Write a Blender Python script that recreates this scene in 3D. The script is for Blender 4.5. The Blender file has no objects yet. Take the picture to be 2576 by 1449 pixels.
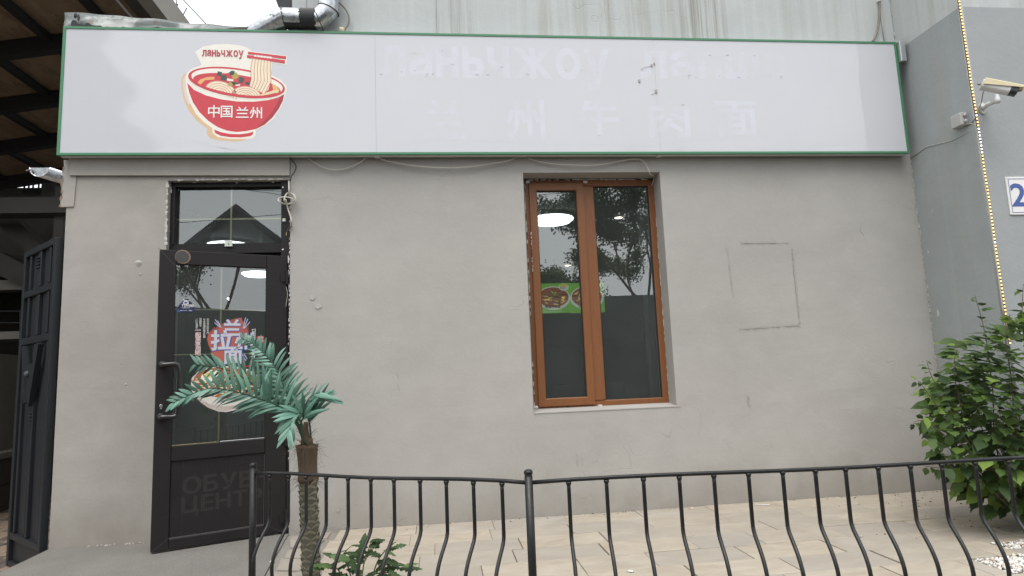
import bpy, math, random
from mathutils import Vector, Matrix, noise
random.seed(7)
S = bpy.context.scene
COL = S.collection
R = math.radians
# ------------------------------------------------------------------ camera
YAW, PITCH, ROLL, FPX = 0.114707, 0.130443, -0.041277, 1605.04      # focal length in units of a 2576 px wide picture
PW, PH = 2576.0, 1449.0
CAM = Vector((0.0, -5.0, 1.105))
FWD = Vector((math.sin(YAW)*math.cos(PITCH), math.cos(YAW)*math.cos(PITCH), math.sin(PITCH)))
_r0 = Vector((math.cos(YAW), -math.sin(YAW), 0)); _u0 = _r0.cross(FWD)
RGT = _r0*math.cos(ROLL) + _u0*math.sin(ROLL); UPV = _u0*math.cos(ROLL) - _r0*math.sin(ROLL)
cd = bpy.data.cameras.new('camera'); cam = bpy.data.objects.new('camera', cd); COL.objects.link(cam)
m3 = Matrix((RGT, UPV, -FWD)).transposed()
cam.matrix_world = Matrix.Translation(CAM) @ m3.to_4x4()
cd.sensor_width = 36.0; cd.lens = 36.0*FPX/PW; cd.clip_start = 0.05; cd.clip_end = 2000
S.camera = cam
# ------------------------------------------------------------------ sky, sun, exposure
SUN_EL, SUN_AZ = R(64), R(195)       # azimuth clockwise from +Y
w = bpy.data.worlds.new('World'); S.world = w; w.use_nodes = True
nt = w.node_tree; bg = nt.nodes['Background']
sky = nt.nodes.new('ShaderNodeTexSky'); sky.sky_type = 'NISHITA'; sky.sun_disc = False
sky.sun_elevation = SUN_EL; sky.sun_rotation = SUN_AZ; sky.dust_density = 6; sky.air_density = 1.2
hs = nt.nodes.new('ShaderNodeHueSaturation'); hs.inputs['Saturation'].default_value = 0.16   # an even white overcast
nt.links.new(sky.outputs[0], hs.inputs['Color'])
veil = nt.nodes.new('ShaderNodeMix'); veil.data_type = 'RGBA'; veil.inputs[0].default_value = .82; veil.inputs[7].default_value = (6.9, 7.15, 7.4, 1)   # closed cloud cover, even over the whole sky
nt.links.new(hs.outputs[0], veil.inputs[6]); nt.links.new(veil.outputs[2], bg.inputs[0])
bg.inputs[1].default_value = 0.15
sl = bpy.data.lights.new('sun', 'SUN'); sl.energy = 1.4; sl.angle = R(40); sl.color = (1, .965, .92)
sun = bpy.data.objects.new('sun', sl); COL.objects.link(sun)
sd = Vector((math.sin(SUN_AZ)*math.cos(SUN_EL), math.cos(SUN_AZ)*math.cos(SUN_EL), math.sin(SUN_EL)))
sun.rotation_euler = sd.to_track_quat('Z', 'Y').to_euler(); sun.location = sd*30
S.view_settings.view_transform = 'Standard'; S.view_settings.look = 'None'
S.view_settings.exposure = 0.6; S.view_settings.gamma = 1.0; S.view_settings.use_curve_mapping = False
S.render.engine = 'CYCLES'
S.cycles.max_bounces = 8; S.cycles.transparent_max_bounces = 24; S.cycles.caustics_reflective = False; S.cycles.caustics_refractive = False

# ------------------------------------------------------------------ pixel -> place (pixels of the photograph at 2576 x 1449)
def ray(px, py): return FWD + RGT*((px-PW/2)/FPX) - UPV*((py-PH/2)/FPX)
def PY(px, py, Y=0.0):
    d = ray(px, py); return CAM + d*((Y-CAM.y)/d.y)
def PZ(px, py, Z=0.0):
    d = ray(px, py); return CAM + d*((Z-CAM.z)/d.z)
def PX(px, py, X):
    d = ray(px, py); return CAM + d*((X-CAM.x)/d.x)
def PPL(px, py, pt, n):
    d = ray(px, py); return CAM + d*(((Vector(pt)-CAM).dot(n))/d.dot(n))
def proj(q):
    q = Vector(q)-CAM; z = q.dot(FWD); return (PW/2+FPX*q.dot(RGT)/z, PH/2-FPX*q.dot(UPV)/z, z)
def crop(ox, oy, sc):        # coordinates read in an enlarged crop -> picture pixels
    return lambda x, y: ((ox+x/sc)*0.62890625, (oy+y/sc)*0.62890625)

# ------------------------------------------------------------------ materials
MAT = {}
class N:
    """small wrapper round a node tree"""
    def __init__(s, name):
        s.m = bpy.data.materials.new(name); s.m.use_nodes = True; s.t = s.m.node_tree
        s.b = s.t.nodes['Principled BSDF']; s.o = s.t.nodes['Material Output']; MAT[name] = s.m
        s._pos = None
    def n(s, typ, **kw):
        x = s.t.nodes.new(typ)
        for k, v in kw.items():
            if k.startswith('i_'):
                key = k[2:]; key = int(key) if key.isdigit() else key.replace('_', ' ')
                x.inputs[key].default_value = v
            else: setattr(x, k, v)
        return x
    def l(s, a, b): s.t.links.new(a, b)
    def pos(s, scale=(1, 1, 1), obj=False):
        tc = s.n('ShaderNodeTexCoord') if obj else s.n('ShaderNodeNewGeometry')
        mp = s.n('ShaderNodeMapping'); mp.inputs['Scale'].default_value = scale
        s.l(tc.outputs['Object' if obj else 'Position'], mp.inputs[0]); return mp.outputs[0]
    def noise(s, scale, detail=4, rough=.55, vec=None, dist=0):
        x = s.n('ShaderNodeTexNoise'); x.inputs['Scale'].default_value = scale; x.inputs['Detail'].default_value = detail
        x.inputs['Roughness'].default_value = rough; x.inputs['Distortion'].default_value = dist
        s.l(vec if vec is not None else s.pos(), x.inputs['Vector']); return x.outputs['Fac']
    def ramp(s, fac, stops):
        x = s.n('ShaderNodeValToRGB'); e = x.color_ramp.elements
        while len(e) < len(stops): e.new(.5)
        for q, (p, c) in zip(e, stops):
            q.position = p; q.color = (c, c, c, 1) if isinstance(c, (int, float)) else (*c, 1)
        s.l(fac, x.inputs[0]); return x.outputs[0]
    def mix(s, fac, a, b, mode='MIX'):
        x = s.n('ShaderNodeMix', data_type='RGBA', blend_type=mode)
        if isinstance(fac, (int, float)): x.inputs[0].default_value = fac
        else: s.l(fac, x.inputs[0])
        for i, v in ((6, a), (7, b)):
            if isinstance(v, tuple): x.inputs[i].default_value = (*v, 1)
            else: s.l(v, x.inputs[i])
        return x.outputs[2]
    def math(s, op, a, b=None):
        x = s.n('ShaderNodeMath', operation=op)
        for i, v in enumerate((a, b)):
            if v is None: continue
            if isinstance(v, (int, float)): x.inputs[i].default_value = v
            else: s.l(v, x.inputs[i])
        return x.outputs[0]
    def xyz(s):
        x = s.n('ShaderNodeSeparateXYZ'); g = s.n('ShaderNodeNewGeometry'); s.l(g.outputs['Position'], x.inputs[0]); return x.outputs
    def color(s, c):
        if isinstance(c, tuple): s.b.inputs['Base Color'].default_value = (*c, 1)
        else: s.l(c, s.b.inputs['Base Color'])
    def bump(s, h, strength=.2, dist=.01):
        x = s.n('ShaderNodeBump'); x.inputs['Strength'].default_value = strength; x.inputs['Distance'].default_value = dist
        s.l(h, x.inputs['Height']); s.l(x.outputs[0], s.b.inputs['Normal'])
    def rough(s, r, metal=0, spec=None):
        if isinstance(r, (int, float)): s.b.inputs['Roughness'].default_value = r
        else: s.l(r, s.b.inputs['Roughness'])
        s.b.inputs['Metallic'].default_value = metal
        if spec is not None: s.b.inputs['Specular IOR Level'].default_value = spec

def simple(name, c, rough=.6, metal=0, var=.12, scale=9, bump=0, spec=None):
    """base colour with uneven tone from noise, optional fine relief"""
    k = N(name); f = k.noise(scale, 5)
    a = tuple(max(0, x*(1-var)) for x in c); b = tuple(min(1, x*(1+var)) for x in c)
    k.color(k.mix(f, a, b)); k.rough(rough, metal, spec)
    if bump: k.bump(k.noise(scale*8, 4), bump, .004)
    return k.m

def plaster(name, c, dirt=(.6, .55, .5), mott=.10, streak=0.0, base_grime=True, seed=0, leaks=()):
    k = N(name)
    v = k.pos(); mp = k.n('ShaderNodeMapping'); mp.inputs['Location'].default_value = (seed*3.1, seed*1.7, seed*.9); k.l(v, mp.inputs[0]); v = mp.outputs[0]
    big = k.noise(.55, 5, .6, v); mid = k.noise(3.2, 6, .62, v, .6); fine = k.noise(38, 4, .6, v)
    lo = tuple(x*(1-mott) for x in c); hi = tuple(min(1, x*(1+mott)) for x in c)
    col = k.mix(k.ramp(big, [(.3, 0), (.7, 1)]), lo, hi)
    col = k.mix(k.math('MULTIPLY', k.ramp(mid, [(.38, 1), (.62, 0)]), mott*1.5), col, tuple(x*.72 for x in c))
    col = k.mix(k.math('MULTIPLY', k.ramp(fine, [(.5, 0), (.8, 1)]), .16), col, tuple(min(1, x*1.25) for x in c))
    tw = k.noise(1, 5, .6, k.pos((1.1, 1.1, 7)), 1.5)        # trowel sweeps
    col = k.mix(k.math('MULTIPLY', k.ramp(tw, [(.42, 0), (.62, 1)]), mott*.9), col, tuple(x*.84 for x in c))
    # hairline cracks
    vo = k.n('ShaderNodeTexVoronoi', feature='DISTANCE_TO_EDGE'); vo.inputs['Scale'].default_value = .9
    wv = k.n('ShaderNodeVectorMath', operation='ADD'); ns = k.n('ShaderNodeTexNoise'); ns.inputs['Scale'].default_value = 2.5; k.l(v, ns.inputs['Vector'])
    sc = k.n('ShaderNodeVectorMath', operation='SCALE'); sc.inputs['Scale'].default_value = .9; k.l(ns.outputs['Color'], sc.inputs[0]); k.l(v, wv.inputs[0]); k.l(sc.outputs[0], wv.inputs[1]); k.l(wv.outputs[0], vo.inputs['Vector'])
    crack = k.math('MULTIPLY', k.ramp(vo.outputs['Distance'], [(0, 1), (.0035, 0)]), k.ramp(k.noise(.8, 2, .5, v), [(.5, 0), (.62, 1)]))
    col = k.mix(k.math('MULTIPLY', crack, .30), col, tuple(x*.5 for x in c))
    X, Y, Z = k.xyz()
    if base_grime:       # splash dirt along the foot of the wall, with a ragged edge
        g = k.math('SUBTRACT', .34, Z); g = k.math('ADD', g, k.math('MULTIPLY', k.math('SUBTRACT', k.noise(4, 5, .65, k.pos((1, 1, .5))), .5), .5))
        col = k.mix(k.math('MULTIPLY', k.ramp(g, [(0, 0), (.35, 1)]), .55), col, tuple(a*b for a, b in zip(c, dirt)))
    if streak:
        st = k.noise(1, 6, .7, k.pos((9, 9, .28)))
        zone = k.ramp(k.noise(.9, 2, .5, k.pos((1, 1, .05))), [(.46, 0), (.60, 1)])
        col = k.mix(k.math('MULTIPLY', k.math('MULTIPLY', k.ramp(st, [(.47, 0), (.66, 1)]), zone), streak), col, (.33, .32, .28))
        st2 = k.noise(1, 5, .6, k.pos((16, 16, .2)))
        col = k.mix(k.math('MULTIPLY', k.ramp(st2, [(.52, 0), (.75, 1)]), streak*.35), col, tuple(min(1, x*1.3) for x in c))
    for x0, wd, amt in leaks:
        z_ = k.math('MAXIMUM', k.math('SUBTRACT', 1, k.math('DIVIDE', k.math('ABSOLUTE', k.math('SUBTRACT', X, x0)), wd)), 0)
        sk = k.noise(1, 5, .7, k.pos((21, 21, .35))); col = k.mix(k.math('MULTIPLY', k.math('MULTIPLY', k.ramp(z_, [(0, 0), (.5, 1)]), k.ramp(sk, [(.44, 0), (.60, 1)])), amt), col, (.24, .225, .19))
    k.color(col); k.rough(.88, 0, .3)
    h = k.math('ADD', k.math('MULTIPLY', k.noise(7, 6, .6, v), 1.0), k.math('MULTIPLY', fine, .3))
    h = k.math('ADD', h, k.math('MULTIPLY', tw, .28)); h = k.math('SUBTRACT', h, k.math('MULTIPLY', crack, .5))
    k.bump(h, .26, .013)
    return k.m

plaster('plaster', (.40, .385, .361), mott=.10)
plaster('plaster_annex', (.365, .345, .315), mott=.17, seed=3)
plaster('render_pale', (.475, .50, .495), mott=.07, streak=.85, base_grime=False, seed=5, leaks=((2.34, .28, .70), (.18, .20, .45)))
plaster('render_dark', (.335, .362, .362), mott=.12, streak=.7, base_grime=True, seed=8)
plaster('render_front', (.34, .355, .362), mott=.05, streak=.12, base_grime=True, seed=11)
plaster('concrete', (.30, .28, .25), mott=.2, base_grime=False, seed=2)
plaster('concrete_dark', (.11, .103, .093), mott=.2, base_grime=False, seed=6)  # dirty concrete, with the passage's shade also put into its colour
simple('plaster_chip', (.52, .50, .465), .9, var=.15, scale=30, bump=.3)

k = N('sign_panel')      # white laminated sheet, faintly marked
f1 = k.noise(1.1, 4); f2 = k.noise(1, 5, .7, k.pos((30, 30, .6))); f3 = k.noise(60, 3, .7)
c = k.mix(f1, (.545, .55, .585), (.60, .605, .635))
c = k.mix(k.math('MULTIPLY', k.ramp(f2, [(.55, 0), (.8, 1)]), .22), c, (.5, .49, .47))
c = k.mix(k.math('MULTIPLY', k.ramp(f3, [(.72, 0), (.78, 1)]), .35), c, (.45, .43, .4))
k.color(c); k.rough(.05, 0, .6); k.bump(k.noise(.7, 3), .03, .01)
simple('sign_body', (.60, .59, .58), .5, var=.08)
k = N('sign_ghost'); k.color(k.mix(k.ramp(k.noise(4.5, 5, .65), [(.38, 0), (.60, 1)]), (.572, .577, .612), (.612, .617, .678))); k.rough(.06, 0, .6)      # where the letters kept the sheet clean, worn in places
simple('sign_ghost_edge', (.45, .44, .46), .6, var=.25, scale=60)
simple('sign_green', (.06, .215, .11), .45, var=.10, scale=4)
simple('tape_bit', (.36, .33, .31), .7)
for nm, cc in dict(print_red=(.56, .045, .065), print_red_dark=(.36, .03, .045), print_cream=(.80, .76, .68), print_white=(.80, .78, .75), print_noodle=(.78, .62, .38),
                   print_noodle_light=(.82, .70, .52), print_orange=(.72, .40, .16), print_greendark=(.03, .085, .07), print_olive=(.42, .33, .08), print_shadow=(.66, .46, .27), print_greytint=(.66, .58, .57),
                   print_text_red=(.42, .06, .08), print_navy=(.012, .02, .075), print_blue=(.05, .10, .33), print_lilac=(.52, .52, .585), print_brushred=(.42, .10, .068), print_seal=(.52, .03, .035),
                   print_brown=(.12, .05, .03), print_broth=(.42, .10, .03), print_yellow=(.70, .52, .10), print_lime=(.16, .40, .03), print_leaf=(.10, .22, .02), print_egg=(.80, .78, .66), print_meat=(.22, .10, .06), print_bowl=(.62, .58, .54), print_pinktext=(.60, .28, .28), print_grey=(.45, .45, .45)).items():
    simple(nm, cc, .45, var=.10, scale=22)
k = N('metal_black'); f = k.noise(30, 5)
c = k.mix(f, (.0045, .005, .0055), (.011, .0115, .012)); c = k.mix(k.ramp(k.noise(46, 4, .7), [(.70, 0), (.73, 1)]), c, (.06, .045, .035)); c = k.mix(k.math('MULTIPLY', k.ramp(k.noise(9, 5, .7), [(.5, 0), (.75, 1)]), .35), c, (.05, .047, .042))
k.color(c); k.rough(k.ramp(k.noise(12, 4), [(.3, .34), (.7, .55)]), 0, .45); k.bump(k.noise(150, 3), .25, .002)
k = N('door_dark')
f = k.noise(5, 6, .7); g = k.noise(1, 6, .75, k.pos((3, 3, 40)))
c = k.mix(f, (.011, .0095, .0098), (.018, .0155, .0152)); c = k.mix(k.math('MULTIPLY', k.ramp(g, [(.55, 0), (.75, 1)]), .35), c, (.034, .031, .030))
k.color(c); k.rough(k.ramp(f, [(.3, .48), (.7, .66)]), 0, .3); k.bump(k.noise(60, 4), .08, .002)
simple('door_line', (.055, .052, .05), .5, var=.3, scale=20)
simple('door_ghost', (.0165, .0152, .0148), .6, var=.55, scale=45)
simple('brass', (.52, .44, .26), .35, .75, var=.2, scale=8)
simple('steel', (.55, .55, .55), .3, .9)
simple('gate_navy', (.0085, .0105, .014), .5, 0, var=.3, scale=12, bump=.1)
simple('gate_wear', (.05, .053, .06), .6, 0, var=.6, scale=25)
simple('white_plastic', (.60, .60, .585), .45, var=.06)
simple('grey_plastic', (.42, .42, .41), .5, var=.08)
simple('cream_plastic', (.66, .58, .38), .5, var=.08)
simple('black_plastic', (.02, .022, .026), .3, var=.1)
simple('cable_white', (.45, .425, .37), .6, var=.12, scale=40)
simple('cable_brown', (.22, .185, .155), .6, var=.25, scale=30)
simple('cable_dark', (.035, .033, .03), .6)
simple('aluminium', (.62, .63, .65), .28, .85, var=.1)
k = N('galvanised')
vo = k.n('ShaderNodeTexVoronoi'); vo.inputs['Scale'].default_value = 34; k.l(k.pos(), vo.inputs['Vector'])
sp = k.ramp(k.noise(17, 3, .5), [(.64, 0), (.67, 1)])
c = k.mix(vo.outputs['Distance'], (.36, .38, .40), (.64, .66, .69)); c = k.mix(sp, c, (.07, .065, .06))
k.color(c); k.rough(k.ramp(k.noise(9, 4), [(.3, .22), (.7, .42)])); k.l(k.math('SUBTRACT', .92, k.math('MULTIPLY', sp, .9)), k.b.inputs['Metallic'])
k.bump(k.noise(12, 3), .15, .01)
simple('tar', (.022, .023, .026), .7, var=.4, scale=25, bump=.5)
simple('tar_brown', (.085, .072, .06), .75, var=.35, scale=20, bump=.4)
k = N('flashing')
f = k.noise(3.5, 5, .65, None, .8); g = k.noise(6.5, 5, .6, None, .5)
c = k.mix(k.ramp(f, [(.46, 0), (.55, 1)]), (.10, .115, .11), (.24, .245, .24)); c = k.mix(k.ramp(g, [(.56, 0), (.63, 1)]), c, (.075, .125, .09))
c = k.mix(k.ramp(k.noise(9, 4), [(.66, 0), (.69, 1)]), c, (.10, .08, .07))
k.color(c); k.rough(.45, .25); k.bump(k.noise(5, 4), .4, .02)
# orange-brown wood-grain foil of the window
k = N('wood_foil')
vv = k.pos((7, 7, .9)); n1 = k.noise(1.6, 6, .6, vv, 1.2)
wv = k.n('ShaderNodeTexWave', wave_type='BANDS', bands_direction='X'); wv.inputs['Scale'].default_value = 5; wv.inputs['Distortion'].default_value = 9; wv.inputs['Detail'].default_value = 3; k.l(vv, wv.inputs[0])
c = k.mix(n1, (.17, .064, .024), (.29, .118, .043)); c = k.mix(k.math('MULTIPLY', wv.outputs['Fac'], .38), c, (.11, .04, .018))
k.color(c); k.rough(.42, 0, .4); k.bump(wv.outputs['Fac'], .05, .002)
simple('gasket', (.015, .014, .013), .7)
def glass(name, tint, gain, haze, ior=1.52):
    k = N(name); k.t.nodes.remove(k.b)
    tr = k.n('ShaderNodeBsdfTransparent'); tr.inputs[0].default_value = (*tint, 1)
    gl = k.n('ShaderNodeBsdfGlossy'); gl.inputs['Roughness'].default_value = 0.0; gl.inputs[0].default_value = (.95, .98, .97, 1)
    fr = k.n('ShaderNodeFresnel'); fr.inputs[0].default_value = ior
    bp = k.n('ShaderNodeBump'); bp.inputs['Strength'].default_value = .012; bp.inputs['Distance'].default_value = .01; k.l(k.noise(2.6, 2), bp.inputs['Height']); k.l(bp.outputs[0], gl.inputs['Normal'])
    mx = k.n('ShaderNodeMixShader'); f = k.math('MINIMUM', k.math('MULTIPLY', fr.outputs[0], gain), 1.0)
    k.l(f, mx.inputs[0]); k.l(tr.outputs[0], mx.inputs[1]); k.l(gl.outputs[0], mx.inputs[2])
    df = k.n('ShaderNodeBsdfDiffuse'); df.inputs[0].default_value = (.55, .60, .57, 1); m2 = k.n('ShaderNodeMixShader')      # pale haze put into the colour to lift the dark panes
    k.l(k.ramp(k.noise(2.2, 5, .6), [(.3, haze*.7), (.75, haze*1.3)]), m2.inputs[0]); k.l(mx.outputs[0], m2.inputs[1]); k.l(df.outputs[0], m2.inputs[2]); k.l(m2.outputs[0], k.o.inputs[0])
glass('glass_window', (.74, .80, .77), 5.2, .05)
glass('glass_door', (.78, .86, .82), 4.2, .052)
def emit(name, c, s):
    k = N(name); k.b.inputs['Base Color'].default_value = (*c, 1); k.b.inputs['Emission Color'].default_value = (*c, 1); k.b.inputs['Emission Strength'].default_value = s
emit('lamp_glow', (.93, .97, 1), 3.2); emit('spot_glow', (1, .86, .68), 4.0)
emit('led_warm', (1, .74, .28), .8); emit('led_white', (.95, .97, 1), 1.2)
simple('led_strip', (.10, .055, .03), .5)
# pavings
k = N('stone_tile')
oi = k.n('ShaderNodeObjectInfo'); v = k.pos()
off = k.n('ShaderNodeVectorMath', operation='ADD'); rs = k.n('ShaderNodeCombineXYZ')
for i in range(3): k.l(k.math('MULTIPLY', oi.outputs['Random'], 37.0+i*11), rs.inputs[i])
k.l(v, off.inputs[0]); k.l(rs.outputs[0], off.inputs[1])
mp = k.n('ShaderNodeMapping'); mp.inputs['Scale'].default_value = (1.9, 3.6, 1); k.l(off.outputs[0], mp.inputs[0])
g1 = k.noise(2.2, 6, .62, mp.outputs[0], .7); g2 = k.noise(9, 5, .65, mp.outputs[0]); g3 = k.noise(2.0, 3, .5)
c = k.mix(k.ramp(g1, [(.32, 0), (.68, 1)]), (.335, .285, .225), (.43, .38, .31))
c = k.mix(k.math('MULTIPLY', k.ramp(oi.outputs['Random'], [(.55, 0), (.95, 1)]), .7), c, (.30, .28, .25))
c = k.mix(k.math('MULTIPLY', k.ramp(g2, [(.5, 0), (.75, 1)]), .35), c, (.33, .27, .205))
c = k.mix(k.math('MULTIPLY', k.ramp(g3, [(.58, 0), (.74, 1)]), .35), c, (.49, .455, .40))
c = k.mix(k.math('MULTIPLY', k.ramp(k.noise(55, 3, .7), [(.66, 0), (.74, 1)]), .35), c, (.26, .23, .19))
k.color(c); k.rough(.72, 0, .35); k.bump(g2, .18, .004)
simple('mortar', (.20, .165, .13), .95, var=.35, scale=25, bump=.5)
k = N('slab_concrete')
a = k.noise(75, 5, .75); b = k.noise(2.2, 5, .6)
c = k.mix(k.ramp(b, [(.3, 0), (.7, 1)]), (.165, .155, .14), (.215, .203, .184)); c = k.mix(k.math('MULTIPLY', k.ramp(a, [(.4, 0), (.66, 1)]), .6), c, (.125, .118, .107))
k.color(c); k.rough(.9); k.bump(k.noise(48, 4, .7), .7, .008)
simple('flagstone', (.30, .27, .225), .85, var=.25, scale=9, bump=.35)
simple('flag_mortar', (.22, .205, .18), .95, var=.2, scale=20, bump=.5)
simple('asphalt', (.055, .055, .055), .9, var=.3, scale=60, bump=.5)
k = N('paver'); oi = k.n('ShaderNodeObjectInfo'); c = k.mix(k.ramp(oi.outputs['Random'], [(.62, 0), (.68, 1)]), (.27, .20, .145), (.075, .06, .055))
k.color(k.mix(k.math('MULTIPLY', k.noise(30, 4), .5), c, (.2, .16, .12))); k.rough(.9)
simple('pebble_white', (.68, .66, .62), .6, var=.12, scale=60); simple('pebble_tan', (.55, .44, .34), .6, var=.15, scale=60); simple('pebble_grey', (.42, .42, .41), .6, var=.15, scale=60)
simple('soil', (.05, .04, .03), .95, var=.4, scale=40, bump=.6)
k = N('osb')
vo = k.n('ShaderNodeTexVoronoi'); vo.inputs['Scale'].default_value = 17; k.l(k.pos((1, .45, 1)), vo.inputs['Vector'])
c = k.mix(vo.outputs['Color'], (.20, .14, .09), (.36, .27, .175)); k.color(k.mix(k.math('MULTIPLY', k.noise(1.2, 4), .5), c, (.16, .115, .08))); k.rough(.85)
simple('beam_black', (.018, .019, .021), .6, var=.3)
simple('rust_bits', (.24, .17, .12), .9, var=.3, scale=30)
simple('tree_bark', (.10, .078, .058), .9, var=.3, scale=20, bump=.6)
def leafmat(name, c, tr=.35, rough=.5, var=.28):
    k = N(name); oi = k.n('ShaderNodeObjectInfo'); f = k.noise(7, 4)
    a = tuple(x*(1-var) for x in c); b = tuple(x*(1+var) for x in c)
    col = k.mix(k.math('ADD', k.math('MULTIPLY', f, .6), k.math('MULTIPLY', oi.outputs['Random'], .4)), a, b)
    k.color(col); k.rough(rough, 0, .4)
    tl = k.n('ShaderNodeBsdfTranslucent'); k.l(col, tl.inputs[0]); mx = k.n('ShaderNodeMixShader'); mx.inputs[0].default_value = tr
    k.l(k.b.outputs[0], mx.inputs[1]); k.l(tl.outputs[0], mx.inputs[2]); k.l(mx.outputs[0], k.o.inputs[0])
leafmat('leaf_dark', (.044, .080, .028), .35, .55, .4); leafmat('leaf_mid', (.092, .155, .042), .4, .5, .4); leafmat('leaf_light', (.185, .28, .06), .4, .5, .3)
leafmat('palm_leaf', (.072, .165, .118), .2, .45, .45); leafmat('palm_leaf_pale', (.15, .305, .235), .2, .42, .35); leafmat('palm_dark', (.030, .075, .046), .15)
leafmat('weed_leaf', (.062, .115, .042)); leafmat('weed_light', (.12, .20, .07)); leafmat('tree_leaf', (.075, .105, .055), .45)
simple('twig', (.10, .075, .05), .8); simple('twig_green', (.13, .16, .06), .7)
k = N('palm_trunk'); f = k.noise(30, 5, .6, k.pos((1, 1, .35))); k.color(k.mix(f, (.07, .066, .045), (.16, .15, .105))); k.rough(.8); k.bump(f, .4, .006)
simple('palm_trunk_rim', (.27, .25, .19), .85, var=.25, scale=50)
k = N('palm_fibre'); f = k.noise(1, 6, .7, k.pos((140, 140, 7))); k.color(k.mix(f, (.032, .022, .014), (.15, .10, .062))); k.rough(.95); k.bump(f, .8, .01)
simple('fibre_hair', (.11, .08, .05), .9)
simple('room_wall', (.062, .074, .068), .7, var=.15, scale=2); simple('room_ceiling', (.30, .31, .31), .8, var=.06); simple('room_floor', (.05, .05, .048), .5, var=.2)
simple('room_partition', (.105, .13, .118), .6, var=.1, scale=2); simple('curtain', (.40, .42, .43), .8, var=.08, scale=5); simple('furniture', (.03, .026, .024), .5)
simple('street_wall', (.085, .098, .092), .7, var=.2, scale=3); simple('street_wall_gap', (.006, .006, .006), .9)
simple('house_pale', (.42, .40, .37), .85, var=.1, scale=2); simple('house_roof', (.04, .042, .045), .8, var=.2); simple('house_glass', (.07, .085, .088), .15); simple('house_frame', (.30, .31, .31), .6)
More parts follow.
